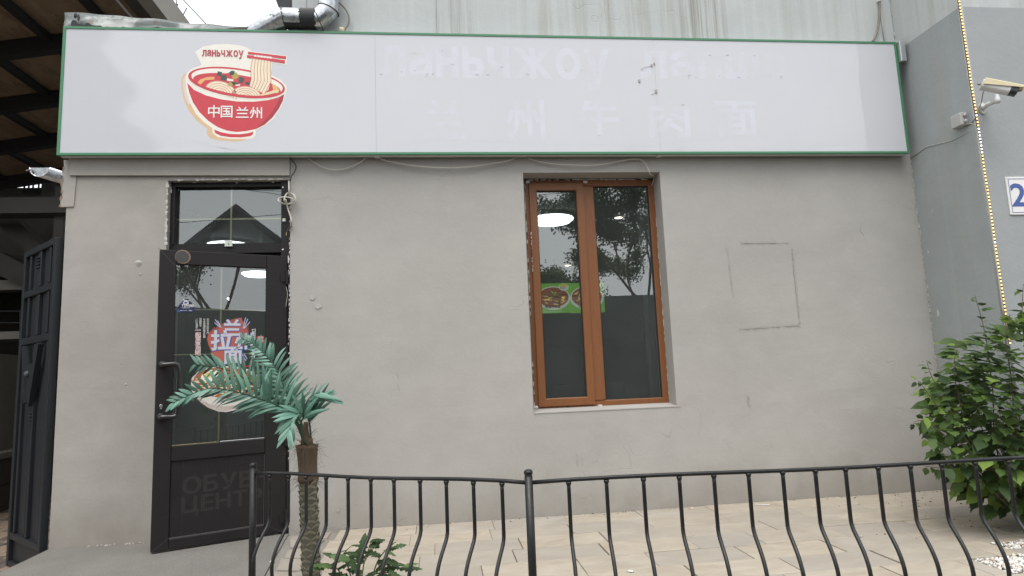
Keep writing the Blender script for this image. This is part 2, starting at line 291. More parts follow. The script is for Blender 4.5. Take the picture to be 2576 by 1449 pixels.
# ------------------------------------------------------------------ mesh helpers
class MB:
    """collects faces; build() links them as ONE mesh object"""
    def __init__(s, *mats): s.v = []; s.f = []; s.mi = []; s.mats = list(mats)
    def add(s, verts, faces, mi=0):
        o = len(s.v); s.v += [tuple(x) for x in verts]; s.f += [tuple(i+o for i in f) for f in faces]; s.mi += [mi]*len(faces); return s
    def box(s, a, b, mi=0, M=None):
        x0, y0, z0 = a; x1, y1, z1 = b
        vs = [Vector(q) for q in ((x0, y0, z0), (x1, y0, z0), (x1, y1, z0), (x0, y1, z0), (x0, y0, z1), (x1, y0, z1), (x1, y1, z1), (x0, y1, z1))]
        if M is not None: vs = [M @ q for q in vs]
        return s.add(vs, [(0, 3, 2, 1), (4, 5, 6, 7), (0, 1, 5, 4), (1, 2, 6, 5), (2, 3, 7, 6), (3, 0, 4, 7)], mi)
    def bevbox(s, a, b, r, mi=0, M=None):
        """box with chamfered vertical and top edges"""
        x0, y0, z0 = a; x1, y1, z1 = b; vs = []
        for z, q in ((z0, 0), (z1-r, 0), (z1, r)):
            vs += [(x0+r+q, y0+q, z), (x1-r-q, y0+q, z), (x1-q, y0+r+q, z), (x1-q, y1-r-q, z), (x1-r-q, y1-q, z), (x0+r+q, y1-q, z), (x0+q, y1-r-q, z), (x0+q, y0+r+q, z)]
        vs = [Vector(v) for v in vs]
        if M is not None: vs = [M @ v for v in vs]
        fs = [tuple(range(16, 24)), tuple(reversed(range(8)))]
        for L in (0, 8):
            for i in range(8): j = (i+1) % 8; fs.append((L+i, L+j, L+8+j, L+8+i))
        return s.add(vs, fs, mi)
    def poly(s, pts, mi=0): return s.add(pts, [tuple(range(len(pts)))], mi)
    def prism(s, pts, off, mi=0):
        """closed outline pts extruded by the vector off"""
        n = len(pts); off = Vector(off); vs = [Vector(p) for p in pts]; vs = vs+[p+off for p in vs]
        fs = [tuple(reversed(range(n))), tuple(range(n, 2*n))]+[(i, (i+1) % n, n+(i+1) % n, n+i) for i in range(n)]
        return s.add(vs, fs, mi)
    def tube(s, pts, r, seg=8, mi=0, caps=True, mitre=False):
        pts = [Vector(p) for p in pts]; n = len(pts); rs = r if isinstance(r, (list, tuple)) else [r]*n
        rings = []; nrm = None
        for i, p in enumerate(pts):
            t = (pts[min(i+1, n-1)]-pts[max(i-1, 0)])
            if 0 < i < n-1: t = ((pts[i+1]-p).normalized()+(p-pts[i-1]).normalized())
            t.normalize()
            if nrm is None: nrm = t.orthogonal().normalized()
            nrm = (nrm - t*nrm.dot(t)).normalized(); bn = t.cross(nrm)
            ring = []
            for j in range(seg):
                a = 2*math.pi*j/seg; q = (nrm*math.cos(a)+bn*math.sin(a))*rs[i]
                if mitre and 0 < i < n-1:
                    d0 = (p-pts[i-1]).normalized(); c = max(.35, d0.dot(t))
                    ax = (d0-t*d0.dot(t))
                    if ax.length > 1e-6: ax.normalize(); q = q + ax*(q.dot(ax))*(1/c-1)
                ring.append(p+q)
            rings.append(ring)
        fs = []
        for i in range(n-1):
            for j in range(seg): k2 = (j+1) % seg; fs.append((i*seg+j, i*seg+k2, (i+1)*seg+k2, (i+1)*seg+j))
        if caps: fs += [tuple(reversed(range(seg))), tuple((n-1)*seg+j for j in range(seg))]
        return s.add([q for r_ in rings for q in r_], fs, mi)
    def lathe(s, prof, seg=20, M=None, mi=0):
        """profile of (radius, z) turned about z"""
        vs = []; fs = []; n = len(prof)
        for (rr, z) in prof:
            for j in range(seg):
                a = 2*math.pi*j/seg; v = Vector((rr*math.cos(a), rr*math.sin(a), z)); vs.append(M @ v if M is not None else v)
        for i in range(n-1):
            for j in range(seg): k2 = (j+1) % seg; fs.append((i*seg+j, i*seg+k2, (i+1)*seg+k2, (i+1)*seg+j))
        fs += [tuple(reversed(range(seg))), tuple((n-1)*seg+j for j in range(seg))]
        return s.add(vs, fs, mi)
    def build(s, name, parent=None, smooth=False, label=None, kind=None):
        me = bpy.data.meshes.new(name); me.from_pydata(s.v, [], s.f)
        for m in s.mats: me.materials.append(MAT[m] if isinstance(m, str) else m)
        if len(s.mats) > 1: me.polygons.foreach_set('material_index', s.mi)
        if smooth: me.polygons.foreach_set('use_smooth', [True]*len(me.polygons))
        me.update(); return link(name, me, parent, label, kind)
def link(name, me, parent=None, label=None, kind=None):
    o = bpy.data.objects.new(name, me); COL.objects.link(o)
    if parent is not None:
        o.parent = parent
        # parents are placed once, before their parts: keep the part's world coordinates
        o.matrix_parent_inverse = chain(parent).inverted()
    if label: o['label'] = label
    if kind: o['kind'] = kind
    return o
def chain(o):
    M = Matrix.Identity(4)
    while o is not None:
        M = (o.matrix_parent_inverse @ o.matrix_basis if o.parent else o.matrix_basis.copy()) @ M; o = o.parent
    return M
def tag(o, label, cat, group=None):
    o['label'] = label; o['category'] = cat
    if group: o['group'] = group
    return o
def thing(name, label, cat, loc=(0, 0, 0), group=None):
    o = bpy.data.objects.new(name, None); COL.objects.link(o); o.location = loc; o.empty_display_size = .1
    return tag(o, label, cat, group)
def struct(o): o['kind'] = 'structure'; return o
def smooth_path(pts, n=6):
    """Catmull-Rom through pts"""
    P = [Vector(p) for p in pts]; out = []
    for i in range(len(P)-1):
        a = P[max(i-1, 0)]; b = P[i]; c = P[i+1]; d = P[min(i+2, len(P)-1)]
        for j in range(n):
            t = j/n; out.append(.5*((2*b)+(c-a)*t+(2*a-5*b+4*c-d)*t*t+(3*b-a-3*c+d)*t**3))
    out.append(P[-1]); return out
def rotM(org, ex, ey, ez):
    M = Matrix((ex, ey, ez)).transposed().to_4x4(); M.translation = Vector(org); return M
def contours(ch):
    """closed outlines of one glyph of size 1"""
    cu = bpy.data.curves.new('t', 'FONT'); cu.body = ch; cu.size = 1; cu.resolution_u = 3; cu.fill_mode = 'NONE'
    ob = bpy.data.objects.new('t', cu); COL.objects.link(ob); me = bpy.data.meshes.new_from_object(ob)
    vs = [Vector((v.co.x, v.co.y)) for v in me.vertices]; nb = {}
    for e in me.edges:
        a, b = e.vertices; nb.setdefault(a, []).append(b); nb.setdefault(b, []).append(a)
    bpy.data.objects.remove(ob); bpy.data.curves.remove(cu); bpy.data.meshes.remove(me)
    seen = set(); out = []
    for st_ in sorted(nb):
        if st_ in seen: continue
        loop = [st_]; seen.add(st_); cur = st_; nxt = st_+1 if st_+1 in nb[st_] else nb[st_][0]
        while nxt not in seen:
            loop.append(nxt); seen.add(nxt); c2 = [q for q in nb[nxt] if q not in seen]
            if not c2: break
            nxt = c2[0]
        P = []
        for i in loop:
            if not P or (vs[i]-P[-1]).length > 1e-5: P.append(vs[i])
        if len(P) > 2 and (P[0]-P[-1]).length < 1e-5: P.pop()
        if len(P) > 2: out.append(P)
    return out
def area2(P): return .5*sum(P[i].x*P[(i+1) % len(P)].y-P[(i+1) % len(P)].x*P[i].y for i in range(len(P)))
def inside(p, P):
    r_ = False
    for i in range(len(P)):
        a, b = P[i], P[i-1]
        if (a.y > p.y) != (b.y > p.y) and p.x < (b.x-a.x)*(p.y-a.y)/(b.y-a.y)+a.x: r_ = not r_
    return r_
def grow_loop(P, d):
    """loop moved outwards (for a counter-clockwise loop) by d, mitred"""
    n = len(P); o = []
    for i in range(n):
        e0 = (P[i]-P[i-1]); e1 = (P[(i+1) % n]-P[i])
        if e0.length < 1e-7 or e1.length < 1e-7: o.append(P[i].copy()); continue
        n0 = Vector((e0.y, -e0.x)).normalized(); n1 = Vector((e1.y, -e1.x)).normalized(); m = n0+n1
        if m.length < .3: m = n0; k_ = 1
        else: k_ = 1/max(.45, m.normalized().dot(n0)); m.normalize()
        o.append(P[i]+m*d*k_)
    return o
from mathutils.geometry import tessellate_polygon
GC = {}
CUSTOM = {'ж': [[(.335, 0), (.415, 0), (.415, .54), (.335, .54)], [(0, 0), (.10, 0), (.34, .27), (.34, .35)], [(.02, .54), (.34, .19), (.34, .28), (.12, .54)], [(.41, .35), (.41, .27), (.65, 0), (.75, 0)], [(.41, .28), (.41, .19), (.73, .54), (.63, .54)]],
          'ь': [[(.08, 0), (.165, 0), (.165, .54), (.08, .54)], [(.16, 0), (.33, 0), (.43, .03), (.475, .09), (.49, .17), (.475, .25), (.43, .31), (.33, .34), (.16, .34), (.16, .265), (.31, .265), (.37, .24), (.40, .17), (.37, .10), (.31, .075), (.16, .075)]]}
def glyph1(ch, bold):
    if (ch, bold) in GC: return GC[(ch, bold)]
    C_ = [[Vector(q) for q in P] for P in CUSTOM[ch]] if ch in CUSTOM else contours(ch); V_ = []; F_ = []
    if C_:
        sg = 1 if area2(max(C_, key=lambda P: abs(area2(P)))) > 0 else -1
        C_ = [P if sg > 0 else list(reversed(P)) for P in C_]
        outer = [P for P in C_ if area2(P) > 0]; holes = [P for P in C_ if area2(P) < 0]
        for gi, O in enumerate(outer):
            H = [h for h in holes if inside(h[0], O)]; loops = [grow_loop(L, bold) for L in [O]+H]
            pts = [q for L in loops for q in L]; tris = tessellate_polygon([[Vector((q.x, q.y, 0)) for q in L] for L in loops]); o = len(V_)
            V_ += [(q.x, q.y, gi*.6) for q in pts]
            for t in tris:
                a, b, c_ = (pts[i] for i in t)
                if abs((b-a).cross(c_-a)) < 1e-9: continue
                F_.append(tuple(i+o for i in t))
    GC[(ch, bold)] = (V_, F_); return GC[(ch, bold)]
def glyphs(body, bold):
    """flat lettering of size 1, one entry for each glyph: points (x, y, lift) and faces"""
    out = []; x = 0
    for ch in body:
        if ch == ' ': x += .28; continue
        v, f = glyph1(ch, bold)
        if not v: continue
        x0 = min(q[0] for q in v); x1 = max(q[0] for q in v); out.append(([(q[0]-x0+x, q[1], q[2]) for q in v], f)); x += x1-x0+(.075 if bold else .085)
    return out
def text_into(mb, body, mi, org, ex, ey, size, bold=0.0, align='LEFT', squeeze=1.0, space=1.0):
    """lettering in the plane of ex (reading direction) and ey (up)"""
    ex = Vector(ex); ey = Vector(ey); org = Vector(org); nz = ex.cross(ey).normalized()
    for v, f in glyphs(body, bold): mb.add([org+ex*(q[0]*size*squeeze)+ey*(q[1]*size)+nz*(q[2]*.0002) for q in v], f, mi)
def ribbon(mb, pts, w, off, mi=0, jit=.4, gap=0.0, seed=0):
    """ragged flat strip along pts in a wall plane; off = direction out of the wall"""
    rnd = random.Random(seed); P = [Vector(p) for p in pts]; off = Vector(off)
    for i in range(len(P)-1):
        if rnd.random() < gap: continue
        t = (P[i+1]-P[i]).normalized(); s_ = t.cross(off.normalized()); w0 = w*(1+rnd.uniform(-jit, jit)); w1 = w*(1+rnd.uniform(-jit, jit))
        mb.add([P[i]-s_*w0/2+off, P[i]+s_*w0/2+off, P[i+1]+s_*w1/2+off, P[i+1]-s_*w1/2+off], [(0, 1, 2, 3)], mi)
def ragged(a, b, n, amp, seed=0):
    rnd = random.Random(seed); a = Vector(a); b = Vector(b)
    return [a.lerp(b, i/n)+Vector((rnd.uniform(-amp, amp), 0, rnd.uniform(-amp, amp))) for i in range(n+1)]

# ================================================================== THE SETTING
WX0, WX1 = -2.765, 4.152          # the shop wall from the passage corner to the pilaster
SEAM = -1.135                     # where the low left part of the shop ends
# ground
struct(MB('asphalt').add([(-300, -300, -.262), (300, -300, -.262), (300, 300, -.262), (-300, 300, -.262)], [(0, 1, 2, 3)]).build('ground'))
# terrace: stone tiles on a mortar bed, pieces laid one by one
ROW = .277
terr = struct(MB('mortar').box((-.95, -3.3, -.26), (6.4, 0, -.016)).build('paved_terrace'))
beds = [(2.82, 3.75, -1.662-ROW, -1.662), (3.15, 3.75, -1.56, -1.435)]      # left open for pebbles
rt = random.Random(5); tile_cache = {}
def tile(x0, x1, y0, y1, dz):
    key = (round(x1-x0, 2), round(y1-y0, 2)); hx = (x1-x0)/2; hy = (y1-y0)/2
    M = Matrix.Translation(((x0+x1)/2, (y0+y1)/2, dz)) @ Matrix.Rotation(rt.uniform(-.004, .004), 4, 'Z') @ Matrix.Rotation(rt.uniform(-.003, .003), 4, 'X')
    if key not in tile_cache: tile_cache[key] = MB('stone_tile').bevbox((-hx, -hy, -.03), (hx, hy, 0), .0025)
    mb = tile_cache[key]
    if not hasattr(mb, 'me'):
        o = mb.build('stone_tile', terr); mb.me = o.data
    else: o = link('stone_tile', mb.me, terr)
    o.matrix_basis = M
for r_ in range(11):
    ya = -r_*ROW; yb = ya-ROW; x = -.80+rt.choice((0, -.02, .03))-((r_ % 2)*.0) + (.05 if r_ > 2 else 0)
    first = True
    while x < 6.2:
        L = rt.choice((.56, .56, .56, .40, .28)) if first else rt.choice((.56, .56, .57, .55, .56, .42))
        first = False; g = rt.choice((.0006, .0008, .001, .0016, .0032)); gy = rt.choice((.0010, .0018, .0026))
        x1 = x+L
        cut = False
        for bx0, bx1, by0, by1 in beds:
            if x1 > bx0 and x < bx1 and yb < by1-.02 and ya > by0+.02: cut = (bx0, bx1, by0, by1)
        if cut:
            if x < cut[0]-.05: tile(x+g, cut[0]-.004, yb+gy, ya-gy, rt.uniform(-.002, .002))
            if cut[0] > 3 and x1 > cut[0]:      # narrow opening: keep the strips of tile on both sides
                xa = max(x, cut[0])
                if ya-.004 > cut[3]+.02: tile(xa+g, x1-g, cut[3]+.003, ya-gy, 0)
                if cut[2]-.02 > yb: tile(xa+g, x1-g, yb+gy, cut[2]-.003, 0)
        else: tile(x+g, x1-g, yb+gy, ya-gy, rt.uniform(-.0035, .0025))
        x = x1
# concrete slab before the door, with a step down to the passage
sp = [(-2.775, .0), (-2.762, -.25), (-2.755, -.55), (-2.745, -1.3), (-2.74, -3.3), (-.90, -3.3), (-.985, -1.6), (-1.03, -1.12), (-1.07, -.75), (-1.10, -.40), (-1.125, -.16), (-1.135, .0)]
struct(MB('slab_concrete').prism([(x, y, -.26) for x, y in reversed(sp)], (0, 0, .262)).build('concrete_slab'))
# flagstones between the slab and the tiles, set in mortar
flag = struct(MB('flag_mortar').prism([(-1.14, 0, -.2), (-1.10, -.4, -.2), (-1.03, -1.12, -.2), (-.90, -3.3, -.2), (-.7, -3.3, -.2), (-.72, 0, -.2)], (0, 0, .192)).build('flagstone_strip'))
for i, q in enumerate([[(-1.105, -.06), (-.96, -.05), (-.93, -.13), (-1.0, -.19), (-1.09, -.17)], [(-.94, -.03), (-.83, -.03), (-.83, -.2), (-.90, -.17)], [(-1.08, -.20), (-.98, -.22), (-.91, -.2), (-.84, -.24), (-.85, -.36), (-1.03, -.41)],
                       [(-1.04, -.44), (-.87, -.40), (-.82, -.55), (-.90, -.66), (-1.02, -.62)], [(-1.03, -.66), (-.91, -.70), (-.82, -.62), (-.78, -.8), (-.86, -.95), (-1.0, -.9)], [(-1.0, -.95), (-.87, -1.0), (-.78, -.88), (-.76, -1.2), (-.97, -1.25)],
                       [(-.96, -1.3), (-.76, -1.25), (-.75, -1.7), (-.93, -1.72)]]):
    MB('flagstone').prism([(x, y, -.05) for x, y in reversed(q)], (0, 0, .045+.004*(i % 3))).build('flagstone', flag)
# passage floor of brick pavers
pas = struct(MB('mortar').box((-9, -6, -.262), (-2.78, 16, -.258)).build('passage_floor'))
pv = MB('paver').bevbox((-.098, -.048, -.03), (.098, .048, 0), .004); pme = None; np_ = 0
for i in range(60):
    for j in range(24):
        cx = -5.6+j*.1+((i//1) % 2)*.0; cy = .25+i*.2+(j % 2)*.1
        q = proj((cx, cy, -.25))
        if q[2] > 1 and -25 < q[0] < 120 and 1255 < q[1] < 1480 and cy < 4.6:
            if pme is None: o = pv.build('brick_paver', pas); pme = o.data
            else: o = link('brick_paver', pme, pas)
            o.matrix_basis = Matrix.Translation((cx, cy, -.249+random.uniform(-.003, .001))) @ Matrix.Rotation(math.pi/2, 4, 'Z'); np_ += 1
# pebbles in the openings of the terrace
rp = random.Random(3); pb = MB('pebble_white', 'pebble_tan', 'pebble_grey')
ico = []
for zz, n in ((1, 1), (.5, 5), (-.5, 5), (-1, 1)):
    for j in range(n):
        a = 2*math.pi*(j+(.5 if zz < 0 else 0))/5; rr = math.sqrt(max(0, 1-zz*zz)) if n > 1 else 0; ico.append((rr*math.cos(a), rr*math.sin(a), zz))
icof = [(0, 1+i, 1+(i+1) % 5) for i in range(5)]+[(1+i, 6+i, 1+(i+1) % 5) for i in range(5)]+[(1+(i+1) % 5, 6+i, 6+(i+1) % 5) for i in range(5)]+[(6+i, 11, 6+(i+1) % 5) for i in range(5)]
for bx0, bx1, by0, by1 in beds:
    for _ in range(int((bx1-bx0)*(by1-by0)*5200)):
        c_ = Vector((rp.uniform(bx0+.01, bx1), rp.uniform(by0, by1-.01), rp.uniform(-.016, .004))); s_ = rp.uniform(.006, .0125)
        M = Matrix.Translation(c_) @ Matrix.Rotation(rp.uniform(0, 6), 4, (rp.random(), rp.random(), rp.random()+.1)) @ Matrix.Diagonal((s_*rp.uniform(.8, 1.4), s_, s_*.7, 1))
        pb.add([M @ Vector(v) for v in ico], icof, rp.choices((0, 1, 2), (8, 1.2, 1.4))[0])
o = pb.build('pebbles', None, True); tag(o, 'white and tan pebbles filling the gap between the stone tiles', 'pebbles'); o['kind'] = 'stuff'

# ================================================================== SHOP BUILDING
shop = thing('shop_building', 'grey plastered shop building with brown window, dark door and pale green upper wall', 'building', (0, 0, 0))
WIN = (.705, 1.86, .778, 2.713)      # window opening x0 x1 z0 z1
DOOR = (-2.045, -1.140, .0, 2.668)
T = .26
def wall_mesh(mb, x0, x1, z0, z1, holes, y0=0.0, y1=T):
    """wall front with rectangular openings and their reveals, finely gridded and very slightly uneven"""
    xs = sorted({x0, x1, *[h[0] for h in holes], *[h[1] for h in holes]}); zs = sorted({z0, z1, *[h[2] for h in holes], *[h[3] for h in holes]})
    def ins(a, b): return any(h[0]-1e-6 <= a[0] and a[1] <= h[1]+1e-6 and h[2]-1e-6 <= b[0] and b[1] <= h[3]+1e-6 for h in holes)
    for i in range(len(xs)-1):
        for j in range(len(zs)-1):
            if ins((xs[i], xs[i+1]), (zs[j], zs[j+1])): continue
            nx = max(1, int((xs[i+1]-xs[i])/.08)); nz = max(1, int((zs[j+1]-zs[j])/.08)); vs = []; fs = []
            for b in range(nz+1):
                for a in range(nx+1):
                    X = xs[i]+(xs[i+1]-xs[i])*a/nx; Z = zs[j]+(zs[j+1]-zs[j])*b/nz
                    edge = a in (0, nx) or b in (0, nz)
                    d = 0 if edge else .005*noise.noise((X*1.3, 2.2, Z*1.3))+.0025*noise.noise((X*4, 7, Z*4))
                    vs.append((X, y0+d, Z))
            for b in range(nz):
                for a in range(nx): q = b*(nx+1)+a; fs.append((q, q+1, q+nx+2, q+nx+1))
            mb.add(vs, fs)
    for h in holes:
        a, b, c_, d = h
        mb.add([(a, y0, c_), (a, y1, c_), (a, y1, d), (a, y0, d)], [(0, 1, 2, 3)]); mb.add([(b, y0, c_), (b, y0, d), (b, y1, d), (b, y1, c_)], [(0, 1, 2, 3)])
        mb.add([(a, y0, d), (a, y1, d), (b, y1, d), (b, y0, d)], [(0, 1, 2, 3)]); mb.add([(a, y0, c_), (b, y0, c_), (b, y1, c_), (a, y1, c_)], [(0, 1, 2, 3)])
    # back and ends
    mb.add([(x0, y1, z0), (x0, y1, z1), (x0, y0, z1), (x0, y0, z0)], [(0, 1, 2, 3)]); mb.add([(x1, y0, z0), (x1, y0, z1), (x1, y1, z1), (x1, y1, z0)], [(0, 1, 2, 3)])
    mb.add([(x0, y0, z1), (x0, y1, z1), (x1, y1, z1), (x1, y0, z1)], [(0, 1, 2, 3)])
def back_sheet(mb, x0, x1, z0, z1, holes, y):
    xs = sorted({x0, x1, *[h[0] for h in holes], *[h[1] for h in holes]}); zs = sorted({z0, z1, *[h[2] for h in holes], *[h[3] for h in holes]})
    for i in range(len(xs)-1):
        for j in range(len(zs)-1):
            if any(h[0]-1e-6 <= xs[i] and xs[i+1] <= h[1]+1e-6 and h[2]-1e-6 <= zs[j] and zs[j+1] <= h[3]+1e-6 for h in holes): continue
            mb.add([(xs[i], y, zs[j]), (xs[i], y, zs[j+1]), (xs[i+1], y, zs[j+1]), (xs[i+1], y, zs[j])], [(0, 1, 2, 3)])
mb = MB('plaster'); wall_mesh(mb, SEAM, WX1, -.02, 3.62, [WIN]); back_sheet(mb, SEAM, WX1, -.02, 3.62, [WIN], T)
wall = mb.build('wall', shop)
mb = MB('plaster_annex'); D2 = (DOOR[0], SEAM-.0008, DOOR[2]-.02, DOOR[3])
wall_mesh(mb, WX0, SEAM-.0008, -.02, 3.70, [D2], .004, T-.002); back_sheet(mb, WX0, SEAM-.0008, -.02, 3.7, [D2], T-.002)
annex = mb.build('annex_wall', shop, label='patchy grey plaster beside the door')
# flank of the low part along the passage
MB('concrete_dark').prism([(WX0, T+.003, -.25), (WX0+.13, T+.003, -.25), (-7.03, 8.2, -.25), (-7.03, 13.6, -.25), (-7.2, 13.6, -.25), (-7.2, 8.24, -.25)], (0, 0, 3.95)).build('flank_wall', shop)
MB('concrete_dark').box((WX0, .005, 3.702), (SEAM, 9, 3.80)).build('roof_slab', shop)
# raised plaster band above the door, and the torn corner strip beside it
lx0 = PY(172, 420).x
mb = MB('plaster_annex'); pr = [(lx0+.02, -.022, PY(172, 443).z), (lx0+.02, -.022, 2.838), (SEAM-.003, -.022, 2.838), (SEAM-.003, -.022, PY(732, 443).z)]
mb.prism(pr, (0, .024, 0)); mb.build('lintel_band', shop)
cz0, cz1 = PY(160, 520).z, 2.835
mb = MB('plaster_annex', 'rust_bits'); ed = ragged((WX0-.035, -.006, cz0), (WX0-.03, -.006, cz1), 14, .006, 4)
pts = [(WX0+.07, -.006, cz1), (WX0+.055, -.006, cz0+.0)]+[tuple(e) for e in ed]
mb.prism(pts, (0, .01, 0)); ribbon(mb, ed, .012, (0, -.0015, 0), 1, .8, .35, 2); mb.build('corner_strip', shop)
# upper wall, a plain pale render in wide panels with upright joints
uj = [SEAM+.006, PY(770, 30).x, PY(1098, 30).x, PY(1812, 20).x, WX1]
for i in range(4):
    d = (.0, .006, -.002, .003)[i]; a, b = uj[i]+(.002 if i == 2 else .0007), uj[i+1]-(.002 if i == 1 else .0007)
    mb = MB('render_pale'); mb.box((a, d+.004, 3.623), (b, .25, 7.4)); mb.build('upper_panel', shop)
MB('concrete').box((SEAM+.01, .012, 3.625), (WX1-.01, .249, 7.3)).build('joint_backing', shop)
# dark eaves behind the upper wall's left end
e0, e1, e2 = PY(690, -10, .6), PY(711, 46, .6), PY(737, 46, .6)
MB('beam_black').prism([e0, e1, e2, PY(737, -10, .6)], (0, .5, 0)).build('eaves', shop)
# pilaster: grey side and lighter front, darker paint below a line at 3.83 m
PF, PX0, PX1, ZL = -.707, 4.154, 6.6, 3.825
mb = MB('render_dark', 'render_front', 'render_pale')
mb.add([(PX0, PF, -.02), (PX0, .26, -.02), (PX0, .26, ZL), (PX0, PF, ZL)], [(0, 3, 2, 1)], 0)
mb.add([(PX0, PF, ZL), (PX0, .26, ZL), (PX0, .26, 7.4), (PX0, PF, 7.4)], [(0, 3, 2, 1)], 2)
mb.add([(PX0, PF, -.02), (PX1, PF, -.02), (PX1, PF, ZL+.01), (PX0, PF, ZL)], [(0, 1, 2, 3)], 1)
mb.add([(PX0, PF, ZL), (PX1, PF, ZL+.01), (PX1, PF, 7.4), (PX0, PF, 7.4)], [(0, 1, 2, 3)], 2)
mb.add([(PX0, PF, 7.4), (PX1, PF, 7.4), (PX1, .26, 7.4), (PX0, .26, 7.4)], [(0, 1, 2, 3)], 2); mb.add([(PX1, PF, -.02), (PX1, .26, -.02), (PX1, .26, 7.4), (PX1, PF, 7.4)], [(0, 1, 2, 3)], 1)
pil = mb.build('pilaster', shop, label='grey pilaster with streaked side')
# pale rounded arris of the pilaster
MB('render_front').tube([(PX0+.013, PF+.012, -.01), (PX0+.013, PF+.012, 3.83)], .0165, 10).build('corner_bead', pil, True)
mb = MB('plaster_chip'); ed = ragged((WX1-.004, -.004, .3), (WX1-.004, -.004, 2.8), 170, .004, 9); ribbon(mb, ed, .007, (0, -.003, 0), 0, .98, .4, 3)
ed = ragged((WX1-.004, -.004, 3.86), (WX1-.004, -.004, 4.6), 26, .004, 19); ribbon(mb, ed, .008, (0, -.003, 0), 0, .9, .55, 5)
mb.build('flaking_paint', pil, kind='stuff')
mb = MB('plaster_chip')
for px_, py_, r_ in ((2360, 787, .022), (2334, 1000, .02), (2346, 530, .008), (2302, 470, .006), (2296, 540, .007), (2335, 633, .012), (2334, 720, .01), (2425, 300, .01)):
    q = PX(px_, py_, PX0); n_ = 9; mb.poly([(PX0-.0012, q.y+r_*(1+.35*math.sin(3*a+px_))*math.cos(a)*.6, q.z+r_*1.4*(1+.3*math.cos(2*a+py_))*math.sin(a)) for a in [2*math.pi*i/n_ for i in range(n_)]])
mb.build('bare_spot', pil, kind='stuff')
# rough stone courses at the foot of the pilaster
for i, (z0, z1) in enumerate(((-.005, .062), (.07, .20), (.205, .275))):
    mb = MB('concrete'); q = [(PX0-.045-.012*(i == 1), PF+.02, z0), (PX0-.045-.014*(i == 1), -.10, z0), (PX0-.001, -.08, z0), (PX0-.001, PF+.02, z0)]; mb.prism(list(reversed(q)), (0, 0, z1-z0)); mb.build('foot_stone', pil)
# marks on the big wall: outline left by a removed plate, scuffs, cracks, old glue spots
simple('wall_mark', (.372, .357, .333), .9, var=.3, scale=60); simple('wall_pale', (.418, .402, .375), .9, var=.15, scale=40)
mb = MB('wall_mark', 'wall_pale'); off = (0, -.0065, 0)
c8 = crop(2700, 900, 2.415)
for i, (a, b, w_, gp) in enumerate((((630, 170), (1110, 172), .007, .12), ((500, 200), (560, 690), .006, .35), ((1130, 230), (1205, 980), .010, .15), ((620, 1000), (1195, 965), .009, .12))):
    ribbon(mb, ragged(PY(*c8(*a)), PY(*c8(*b)), 46, .003, i), w_, off, 0, .9, gp, i)
c7 = crop(2000, 1800, 2.342)
ribbon(mb, ragged(PY(*c7(720, 30)), PY(*c7(725, 150)), 8, .002, 3), .007, off, 0, .8, .3, 2)
ribbon(mb, ragged(PY(1882, 995), PY(1884, 1022), 8, .006, 3), .014, off, 1, .9, .1, 2)
for a, b, n_, s_ in (((813, 1325), (935, 1327), 16, 1), ((725, 1322), (760, 1342), 8, 2), ((1000, 930), (1002, 985), 6, 3), ((975, 1290), (1010, 1322), 8, 4), ((985, 1318), (1024, 1296), 8, 6), ((1462, 1152), (1466, 1168), 4, 5)):
    ribbon(mb, ragged(PY(*a), PY(*b), n_, .008, s_), .0035, off, 0, .6, .15, s_)
for px_, py_, r_, mi in ((782, 973, .010, 1), (800, 770, .028, 1), (786, 748, .02, 1), (820, 495, .006, 1), (872, 1268, .01, 0), (896, 1266, .008, 0), (850, 1283, .012, 0), (940, 1273, .006, 0)):
    q = PY(px_, py_); n_ = 12; rr = random.Random(px_); mb.poly([(q.x+r_*rr.uniform(.6, 1.2)*math.cos(a), -.0065, q.z+r_*rr.uniform(.6, 1.3)*math.sin(a)) for a in [2*math.pi*i/n_ for i in range(n_)]], mi)
mb.build('wall_scuffs', wall, kind='stuff')
mb = MB('plaster_chip', 'plaster'); rr = random.Random(12)       # lumps and broken plaster on the left part
for px_, py_, r_ in ((348, 662, .03), (305, 915, .012), (316, 968, .014), (352, 690, .012), (228, 980, .01), (318, 975, .008)):
    q = PY(px_, py_); n_ = 10; ring = [(q.x+r_*rr.uniform(.7, 1.1)*math.cos(a), .0035, q.z+r_*rr.uniform(.6, 1)*math.sin(a)) for a in [2*math.pi*i/n_ for i in range(n_)]]
    mb.add(ring+[(q.x+r_*.1, .0035-r_*.35, q.z+r_*.2)], [(i, (i+1) % n_, n_) for i in range(n_)], 1)
ed = ragged((PY(190, 1383).x, 0, .008), (PY(372, 1366).x, 0, .010), 46, .004, 3); ribbon(mb, ed, .007, (0, -.002, 0), 0, .95, .7, 3)
mb.build('plaster_lumps', annex, kind='stuff')

